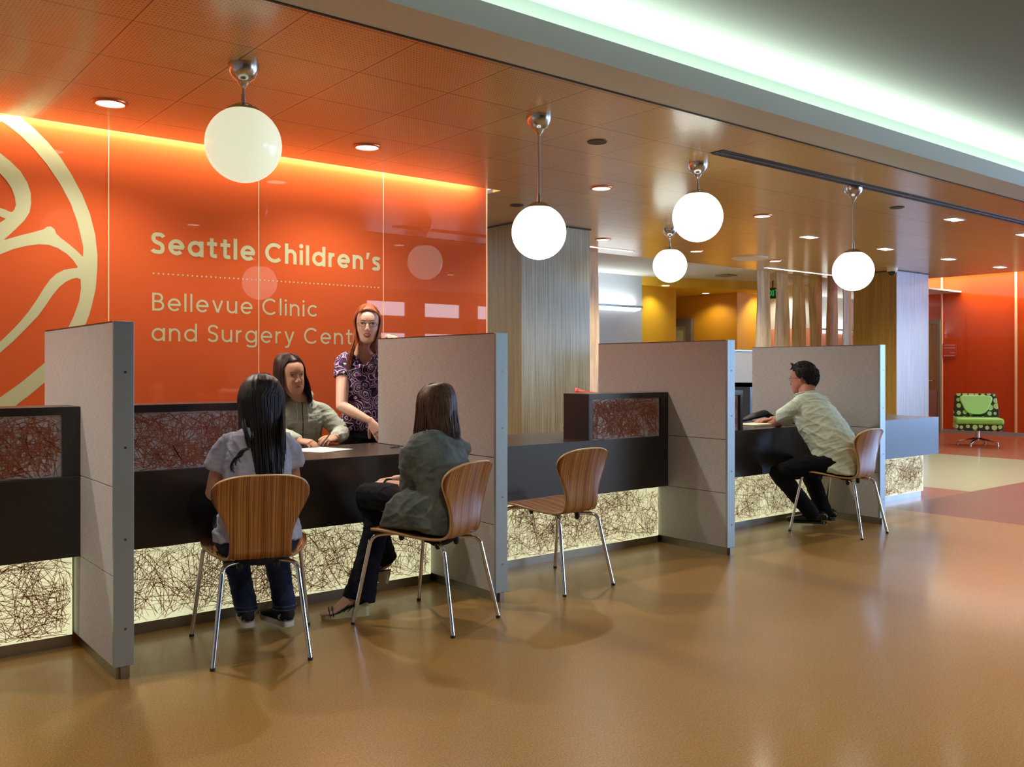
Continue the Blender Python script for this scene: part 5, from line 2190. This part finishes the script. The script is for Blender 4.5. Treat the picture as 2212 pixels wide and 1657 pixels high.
# ================================================================ girl in the light hooded jacket, writing behind the counter
FB = Frame((2.575, 5.40, 0), (-.16, -1, 0))
pb = thing('person', 'person in pale grey hooded jacket writing at the counter, facing the room', 'person', tuple(FB.o))
HB_ = Frame((2.480, 5.315, 1.208), (.06, -1, -.10), (-.09, -.05, 1))
mb = MB()
head_lofts(mb, HB_, w=1.06, jaw=1.08, nose=.97)
loft(mb, [(HB_(0, -.02, -.07), .050, .055), (FB(0, .03, 1.055), .050, .052), (FB(0, .01, 1.00), .085, .06)], FB.r, sub=2)
loft(mb, [(FB(0, 0, 1.0), .11, .06), (FB(0, -.02, .92), .13, .08), (FB(0, -.03, .7), .12, .08), (FB(0, -.03, .52), .14, .09)], FB.r, sub=2)
# her right arm is on the left in the picture (FB.r points to picture left)
shR, elR, wrR = FB(.155, .0, .965), Vector((2.385, 5.27, .835)), Vector((2.425, 5.075, .812))
shL, elL, wrL = FB(-.160, .0, .960), Vector((2.800, 5.250, .835)), Vector((2.690, 5.115, .818))
for sh, el, wr in ((shR, elR, wrR), (shL, elL, wrL)):
    capsule(mb, [sh, el], [.045, .036])
    capsule(mb, [el, wr], [.036, .024])
hand(mb, wrR, (.42, -.75, -.06), (-.1, -.25, 1), -1, L=.165, curl=(34, 38, 42, 44), tcurl=25, w=.98)
hand(mb, wrL, (-.86, -.32, -.06), (.1, -.45, .9), 1, L=.165, curl=(44, 50, 54, 56), tcurl=35, w=.98)
me = meshify(mb, .0032, 4)
face_sculpt(me, HB_)
put(me, 'body', M['skin_tan'], pb)
me_w = me.copy()
me_w.transform(Matrix.Translation(pb.location))
M['lip_soft'] = simple('soft lip', srgb(156, 84, 76), .45)
M['brow_dk'] = simple('dark brow', srgb(86, 62, 52), .8)
g = face_parts(pb, me_w, HB_, M['brow_dk'], M['lip_soft'], False, .62, -.0018)
mb = MB()
loft(mb, [(FB(0, .03, 1.060), .062, .058), (FB(0, .022, 1.045), .085, .072), (FB(0, .008, 1.015), .125, .085), (FB(0, -.005, .985), .160, .092), (FB(0, -.012, .92), .165, .112), (FB(0, -.015, .84), .152, .110), (FB(0, -.015, .74), .150, .110), (FB(0, -.01, .66), .160, .12), (FB(0, -.01, .60), .165, .125)], FB.r, sub=3, flatp=2.3)
loft(mb, [(FB(.05, .045, 1.075), .02, .02), (FB(.075, .0, 1.078), .026, .024), (FB(.06, -.055, 1.07), .030, .028), (FB(0, -.085, 1.06), .034, .034), (FB(-.06, -.055, 1.07), .030, .028), (FB(-.075, .0, 1.078), .026, .024), (FB(-.05, .045, 1.075), .02, .02)], (0, 0, 1), sub=3)
for s, sh, el, wr in ((1, shR, elR, wrR), (-1, shL, elL, wrL)):
    loft(mb, [(FB(.10 * s, .0, .985), .05, .05), (sh, .060, .062), (sh.lerp(el, .5), .054, .056), (el + Vector((0, .0, .01)), .050, .052)], FB.f, sub=2)
    capsule(mb, [el, el.lerp(wr, .5), el.lerp(wr, .84)], [.050, .045, .040], (0, 0, 1))
me = meshify(mb, .0055, 4)
displace(me, folds(.006, FB.vec(.3, 0, 1), 22, .35, 21.0))
displace(me, folds(.003, (0, 0, 1), 44, .4, 31.0))
hd = put(me, 'hooded_jacket', M['hoodie'], pb)
hw = me.copy()
hw.transform(Matrix.Translation(pb.location))
bvh = BVHTree.FromPolygons([v.co.copy() for v in hw.vertices], [tuple(p.vertices) for p in hw.polygons])


def on_front(x, z, d=.0015, F=FB, B=None):
    h = (B or bvh).ray_cast(F(x, .4, z), -F.f)
    return (h[0] + F.f * d) if h[0] is not None else F(x, .12, z)


mb = MB()
mb.tube([on_front(.000, z) for z in [1.035 - .02 * i for i in range(19)]], .0022, 6)
mb.box(0, 0, 0, 0, 0, 0)
putmb(mb, 'zip', M['charcoal'], hd)
mb = MB()
for s in (-1, 1):
    mb.tube([on_front(.035 * s + .002 * math.sin(i), 1.03 - .016 * i, .003) for i in range(9)], .0022, 6)
putmb(mb, 'drawstring', simple('white cord', srgb(206, 210, 204), .8), hd)
# embroidered block of small script on her left chest
mb = MB()
r_ = random.Random(3)
for row in range(5):
    x = -.050
    z = .965 - .016 * row
    while x > -.108:
        w = r_.uniform(.004, .009)
        pts = [on_front(x - w * i / 3, z + r_.uniform(-.003, .003), .0022) for i in range(4)]
        mb.tube(pts, .0009, 5, m=0 if row < 2 else 1)
        x -= w + r_.uniform(.002, .005)
putmb(mb, 'embroidery', [simple('blue thread', srgb(86, 96, 140), .7), simple('grey thread', srgb(116, 124, 128), .7)], hd)
# trousers (below the counter)
mb = MB()
loft(mb, [(FB(0, -.02, .66), .155, .12), (FB(0, -.02, .56), .17, .13), (FB(0, -.0, .50), .16, .11)], FB.r, sub=2)
for s in (-1, 1):
    kn, an = FB(.10 * s, .36, .47), FB(.10 * s, .26, .09)
    capsule(mb, [FB(.09 * s, .0, .54), FB(.10 * s, .18, .53), kn], [.08, .072, .058], FB.r)
    capsule(mb, [kn, an], [.056, .046], FB.r)
put(meshify(mb, .008, 3), 'trousers', M['jeans_dark'], pb)
for s in (-1, 1):
    shoe(pb, FB(.10 * s, .22, 0), FB(.10 * s, .47, 0), kind='leather', L=.25)
# hair
mb = MB()
loft(mb, [(HB_(0, -.012, .127), .018, .02), (HB_(0, -.014, .119), .055, .058), (HB_(0, -.022, .098), .078, .078), (HB_(0, -.036, .06), .086, .078), (HB_(0, -.048, .01), .088, .072), (HB_(0, -.055, -.05), .088, .062), (HB_(0, -.060, -.11), .086, .05), (HB_(0, -.06, -.15), .078, .04)], HB_.r, 24, sub=3)
me = meshify(mb, .005, 3)
hb = put(me, 'hair', M['hair_dkbrown'], pb)
mb = MB()


def drapeB(x, y, t, L, ph, s_):
    if ph < 0:      # falls in front of her left shoulder (picture right)
        return x - .020 * t - .012 * math.sin(t * 3), y + .020 * t
    return x + .006 * t, y + .012 * t


strand_hair(mb, HB_, 560, lambda u, r: ((lambda sg: (sg * r.uniform(3, 90), sg * r.uniform(58, 165)))(-1 if u < .5 else 1)),
            lambda u, r: math.radians(r.uniform(2, 45)), lambda ph, r: r.uniform(.15, .20) if ph > 0 else r.uniform(.17, .225), drapeB,
            a=.080, b=.100, c=.104, seed=17, s0=1.05, s1=1.17, thick=.0036, wave=.003)
putmb(mb, 'hair_strands', M['hair_dkbrown'], hb)
hair_cap(hb, HB_, M['hair_dkbrown'], lambda d: 47 + 25 * min(1, (d / 62) ** 3) + 30 * max(0, min(1, (d - 62) / 40)))
# pen held in her left hand
pp = Vector((2.585, 5.04, .815))
mb = MB()
mb.tube([pp + Vector((-.050, -.03, -.036)), pp + Vector((-.045, -.027, -.031)), pp + Vector((.035, .02, .030))], [.0008, .0038, .0038], 8)
tag(putmb(mb, 'pen', M['black'], None), 'dark pen held over the white paper by the writing hands', 'pen')

# ================================================================ standing woman with auburn hair
FD = Frame((3.060, 5.42, 0), (-.42, -.91, 0))
pd = thing('person', 'person standing with long auburn hair, glasses and purple patterned blouse', 'person', tuple(FD.o))
HD = Frame((3.064, 5.375, 1.540), (-.50, -.86, -.04), (.03, .0, 1), 1.06)
mb = MB()
head_lofts(mb, HD, w=1.0, jaw=.95, nose=1.0)
loft(mb, [(HD(0, -.02, -.07), .048, .053), (FD(0, .0, 1.40), .046, .048), (FD(0, .0, 1.352), .07, .052), (FD(0, -.005, 1.325), .115, .065), (FD(0, -.01, 1.28), .130, .075), (FD(0, .0, 1.2), .135, .09), (FD(0, 0, 1.0), .12, .08), (FD(0, 0, .85), .13, .085)], FD.r, sub=2)
shR, elR, wrR = FD(.134, .0, 1.285), Vector((2.862, 5.36, 1.00)), Vector((2.975, 5.18, .905))
shL, elL, wrL = FD(-.138, .0, 1.29), Vector((3.20, 5.25, 1.20)), Vector((3.075, 5.125, 1.452))
capsule(mb, [shR, shR.lerp(elR, .5), elR], [.050, .044, .038])
loft(mb, [(elR, .039, .039), (elR.lerp(wrR, .3), .038, .036), (elR.lerp(wrR, .85), .026, .022), (wrR, .024, .019)], (0, 0, 1), sub=2)
hand(mb, wrR, (.22, -.42, -.62), (-.75, -.40, .1), 1, L=.172, curl=(10, 16, 20, 22), tcurl=8, spread=.10, thumb_out=.9)
capsule(mb, [shL, elL], [.046, .036])
capsule(mb, [elL, wrL - Vector((0, 0, .03)), wrL], [.036, .025, .023])
hand(mb, wrL, (-.22, -1, -.02), (0, -.1, 1), -1, L=.165, curl=(16, 18, 20, 22), tcurl=6)
me = meshify(mb, .0032, 4)
face_sculpt(me, HD)
put(me, 'body', M['skin'], pd)
me_w = me.copy()
me_w.transform(Matrix.Translation(pd.location))
g = face_parts(pd, me_w, HD, simple('brown brow', srgb(84, 48, 34), .7), M['lip'], True, .8, .0)
glasses(pd, g, HD, simple('thin bronze spectacle frame', srgb(96, 84, 66), .3, .8))
# blouse
mb = MB()
loft(mb, [(FD(0, -.022, 1.378), .060, .045), (FD(0, -.016, 1.355), .095, .062), (FD(0, -.008, 1.325), .118, .078), (FD(0, -.002, 1.28), .132, .098), (FD(0, .006, 1.20), .138, .118), (FD(0, .0, 1.10), .138, .108), (FD(0, -.002, 1.02), .134, .102), (FD(0, .0, .93), .150, .112), (FD(0, .0, .86), .166, .120), (FD(0, .0, .835), .160, .116)], FD.r, sub=3, flatp=2.2)
for s, sh, el in ((1, shR, elR), (-1, shL, elL)):
    loft(mb, [(FD(.09 * s, -.005, 1.318), .038, .05), (sh, .054, .060), (sh.lerp(el, .20), .055, .060), (sh.lerp(el, .33), .056, .060)], FD.f, sub=2)
me = meshify(mb, .005, 4)


def vneck(p, n_):
    q = p - FD.o
    x, y, z = q.dot(FD.r), q.dot(FD.f), q.z
    # push the cloth inside the chest where the open neckline shows skin
    dep = 1.262
    if z > dep and y > -.005 and abs(x) < .018 + (z - dep) * .62:
        return FD.f * -.05 + Vector((0, 0, -.01))
    return None


displace(me, folds(.006, FD.vec(.2, 0, 1), 24, .35, 41.0))
displace(me, vneck)
bl = put(me, 'blouse', M['floral'], pd)
bw = me.copy()
bw.transform(Matrix.Translation(pd.location))
bvd = BVHTree.FromPolygons([v.co.copy() for v in bw.vertices], [tuple(p.vertices) for p in bw.polygons])
mb = MB()
loft(mb, [(on_front(-.075, 1.345, .004, FD, bvd), .006, .006), (on_front(-.045, 1.30, .008, FD, bvd), .016, .009), (FD(-.012, .125, 1.262), .014, .010), (FD(0, .128, 1.255), .010, .010), (FD(.012, .125, 1.262), .014, .010), (on_front(.045, 1.30, .008, FD, bvd), .016, .009), (on_front(.075, 1.345, .004, FD, bvd), .006, .006)], (0, 0, 1), sub=3)
loft(mb, [(FD(0, .13, 1.255), .008, .008), (FD(.03, .138, 1.262), .018, .009), (FD(.055, .13, 1.25), .012, .006)], (0, 0, 1), sub=3)
loft(mb, [(FD(0, .13, 1.255), .008, .008), (FD(-.03, .138, 1.262), .018, .009), (FD(-.055, .13, 1.25), .012, .006)], (0, 0, 1), sub=3)
putmb(mb, 'neck_bow', M['floral'], bl)
# trousers and shoes
mb = MB()
loft(mb, [(FD(0, 0, .90), .140, .10), (FD(0, 0, .84), .155, .108), (FD(0, 0, .78), .160, .11)], FD.r, sub=2)
for s in (-1, 1):
    capsule(mb, [FD(.082 * s, 0, .80), FD(.085 * s, .005, .62), FD(.088 * s, .01, .46), FD(.09 * s, 0, .28), FD(.092 * s, -.01, .06)], [.085, .076, .060, .056, .058], FD.r)
me = meshify(mb, .008, 3)
put(me, 'trousers', M['charcoal'], pd)
for s in (-1, 1):
    shoe(pd, FD(.092 * s, -.06, 0), FD(.10 * s, .19, 0), kind='leather', L=.25)
# hair: half up, long in front of the shoulders
mb = MB()
loft(mb, [(HD(0, -.014, .128), .018, .02), (HD(0, -.018, .121), .050, .054), (HD(0, -.024, .10), .070, .074), (HD(0, -.036, .06), .078, .078), (HD(0, -.046, .0), .080, .072), (HD(0, -.054, -.07), .082, .06), (HD(0, -.060, -.15), .088, .05), (HD(0, -.06, -.22), .09, .04)], HD.r, 24, sub=3)
me = meshify(mb, .005, 3)
hh = put(me, 'hair', M['hair_red'], pd)
mb = MB()


def drapeD(x, y, t, L, ph, s_):
    sg = 1 if ph > 0 else -1
    fr = 1 if abs(ph) < 110 else 0
    return x + sg * (.022 * t + .012 * math.sin(t * 3.2 + s_ * 9)), y + fr * (.105 * t) - .01 * (1 - fr) * t


strand_hair(mb, HD, 600, lambda u, r: ((lambda sg: (sg * r.uniform(20, 120), sg * r.uniform(68, 165)))(-1 if u < .5 else 1)),
            lambda u, r: math.radians(r.uniform(4, 46)), lambda ph, r: r.uniform(.21, .30), drapeD,
            a=.080, b=.100, c=.104, seed=27, s0=1.03, s1=1.14, thick=.0036, wave=.005)
# fringe swept straight back over the crown
r_ = random.Random(8)
for k in range(130):
    x = -.056 + .112 * k / 129
    pts = []
    for i in range(10):
        t = i / 9
        th = math.radians(52 - 88 * t)
        hgt = .104 * math.sqrt(max(.05, 1 - (x / .085) ** 2))
        lf = 1.10 + .02 * math.sin(PI * t)
        pts.append(HD(x * (1 - .35 * t), -.008 + .098 * lf * math.sin(th), .018 + hgt * lf * math.cos(th)))
    mb.tube(pts, [.0026] + [.0040] * 8 + [.0015], 5, flat=.5, up=HD.u)
putmb(mb, 'hair_strands', M['hair_red'], hh)
hair_cap(hh, HD, M['hair_red'], lambda d: 50 + 24 * min(1, (d / 64) ** 4) + 30 * max(0, min(1, (d - 64) / 40)), a=.079)
mb = MB()
mb.tube([HD(-.02, -.06, .128), HD(0, -.062, .140), HD(.02, -.06, .128)], [.003, .006, .003], 8)
putmb(mb, 'hair_clip', M['black'], hh)

# ================================================================ man in the pale mint shirt
FE = Frame((6.300, 3.858, 0), (-.10, .995, 0))
pe = thing('person', 'person in pale mint short sleeved shirt leaning on the counter, seated', 'person', tuple(FE.o))
HE = Frame((6.345, 4.205, 1.168), (-.20, .98, -.10), (.02, .08, 1))
mb = MB()
head_lofts(mb, HE, w=1.05, jaw=1.08, nose=1.02)
loft(mb, [(HE(0, -.03, -.06), .060, .064), (FE(.03, .285, 1.05), .060, .062), (FE(.02, .26, 1.0), .10, .075)], FE.r, sub=2)
loft(mb, [(FE(0.01, .25, 1.0), .14, .07), (FE(0, .16, .85), .15, .09), (FE(0, -.02, .6), .14, .10)], FE.r, sub=2)
shL, elL, wrL = Vector((6.130, 4.105, .955)), Vector((6.265, 4.375, .822)), Vector((6.400, 4.505, .810))
shR, elR, wrR = Vector((6.520, 4.150, .955)), Vector((6.64, 4.42, .83)), Vector((6.52, 4.64, .812))
for sh, el, wr in ((shL, elL, wrL), (shR, elR, wrR)):
    capsule(mb, [sh, sh.lerp(el, .5), el], [.042, .048, .046])
    loft(mb, [(el, .046, .044), (el.lerp(wr, .3), .046, .042), (el.lerp(wr, .8), .031, .026), (wr, .029, .022)], (0, 0, 1), sub=2)
hand(mb, wrL, (.86, .50, -.05), (0, -.1, 1), -1, L=.185, curl=(24, 28, 30, 34), tcurl=15)
hand(mb, wrR, (-.85, .35, -.02), (0, 0, 1), 1, L=.185, curl=(20, 24, 28, 30), tcurl=15)
me = meshify(mb, .0038, 4)
face_sculpt(me, HE)
put(me, 'body', M['skin_man'], pe)
me_w = me.copy()
me_w.transform(Matrix.Translation(pe.location))
g = face_parts(pe, me_w, HE, M['brow_dk'], simple('man lip', srgb(160, 88, 72), .5), False, .8, .0)
glasses(pe, g, HE, simple('thin dark spectacle frame', srgb(60, 52, 52), .3, .8))
# shirt: long leaning back, sleeve to mid upper arm, collar, open hem
mb = MB()
loft(mb, [(FE(.03, .290, 1.050), .078, .065), (FE(.03, .285, 1.030), .120, .085), (FE(.025, .270, .995), .175, .105), (FE(.01, .235, .93), .195, .130), (FE(0, .170, .84), .192, .150), (FE(0, .100, .74), .185, .158), (FE(0, .030, .64), .185, .155), (FE(0, -.025, .55), .190, .142), (FE(0, -.040, .49), .195, .140), (FE(0, -.040, .468), .190, .136)], FE.r, sub=3, flatp=2.3)
for s, sh, el in ((-1, shL, elL), (1, shR, elR)):
    loft(mb, [(FE(.10 * s + .01, .25, .975), .06, .065), (sh, .070, .074), (sh.lerp(el, .35), .070, .072), (sh.lerp(el, .62), .074, .074), (sh.lerp(el, .72), .076, .075)], FE.f, sub=2)
# front tail over the lap
loft(mb, [(FE(-.10, .06, .64), .07, .09), (FE(-.13, .07, .58), .060, .09), (FE(-.14, .07, .535), .045, .08)], FE.r, sub=2)
me = meshify(mb, .006, 4)
displace(me, folds(.012, FE.vec(.45, -.35, 1), 12, .28, 51.0, lambda p: .35 + .65 * min(1, max(0, (.92 - p.z) * 4))))
displace(me, folds(.005, FE.vec(0, .4, 1), 26, .3, 61.0))
sh_o = put(me, 'shirt', M['shirt'], pe)
mb = MB()
col = []
for k in range(17):
    a = 2 * PI * k / 16
    col.append(FE(.030, .295, 1.058) + FE.r * (.066 * math.cos(a)) + FE.f * (.066 * math.sin(a)) + Vector((0, 0, -.012 * math.sin(a))))
mb.tube(col, .015, 8, flat=.35, up=(0, 0, 1))
mb.tube([p + (p - FE(.030, .295, 1.058)) * .16 - Vector((0, 0, .016)) for p in col], .018, 8, flat=.3, up=(0, 0, 1))
putmb(mb, 'collar', M['shirt'], sh_o)
# trousers
mb = MB()
loft(mb, [(FE(0, -.035, .60), .165, .12), (FE(0, -.035, .54), .180, .128), (FE(0, -.03, .49), .178, .12), (FE(0, -.01, .47), .15, .09)], FE.r, sub=2)
hpL, knL, anL = FE(-.10, -.02, .54), Vector((6.060, 4.235, .430)), Vector((6.245, 4.065, .120))
hpR, knR, anR = FE(.10, -.02, .54), Vector((6.46, 4.26, .475)), Vector((6.515, 4.130, .120))
for hp, kn, an in ((hpL, knL, anL), (hpR, knR, anR)):
    capsule(mb, [hp, hp.lerp(kn, .5) + Vector((0, 0, .012)), kn], [.094, .086, .070], FE.r)
    capsule(mb, [kn, kn.lerp(an, .35), an], [.070, .066, .058], FE.r)
me = meshify(mb, .007, 3)
displace(me, folds(.006, (0, 0, 1), 20, .4, 71.0))
put(me, 'trousers', M['black_cloth'], pe)
for hp, tp in (((6.300, 3.985, .045), (6.150, 4.235, .0)), ((6.535, 4.050, .035), (6.520, 4.320, .0))):
    shoe(pe, hp, tp, kind='leather', L=.29)
# short hair
ho = hair_cap(pe, HE, M['hair_short'], lambda d: 50 + 14 * min(1, (d / 60) ** 3) + 30 * max(0, min(1, (d - 66) / 12)) + 42 * max(0, min(1, (d - 100) / 30)), a=.088, b=.112, c=.113)
ho.name = 'hair'
mb = MB()
r_ = random.Random(12)
for k in range(1700):
    th = math.radians(r_.uniform(0, 134))
    ph = r_.uniform(-180, 180)
    d_ = abs(ph)
    lim = 50 + 14 * min(1, (d_ / 60) ** 3) + 30 * max(0, min(1, (d_ - 66) / 12)) + 42 * max(0, min(1, (d_ - 100) / 30))
    if math.degrees(th) > lim + 1:
        continue
    ph = math.radians(ph)
    n_ = Vector((math.sin(th) * math.sin(ph), math.sin(th) * math.cos(ph), math.cos(th)))
    p = Vector((.088 * n_.x, -.008 + .112 * n_.y, .018 + .113 * n_.z))
    if th < math.radians(58):
        d = Vector((n_.x * .4, .9, .1))
    else:
        d = Vector((n_.x * .1, -.35, -.9))
    d = (d - n_ * d.dot(n_)).normalized() + n_ * .3
    L = r_.uniform(.014, .028)
    pts = [p - n_ * .002, p + d * L * .4 + n_ * .002, p + d * L * .8 + n_ * .003, p + d * L + n_ * .001]
    mb.tube([HE(*q) for q in pts], [.0024, .0026, .0018, .0004], 4)
for k in range(14):
    x = -.03 + .004 * k
    mb.tube([HE(x, .070, .105), HE(x, .082, .120 + .004 * math.sin(k)), HE(x + .004, .088, .133 + .005 * math.sin(k * 2))], [.0028, .002, .0005], 4)
putmb(mb, 'hair_tufts', M['hair_short'], ho)
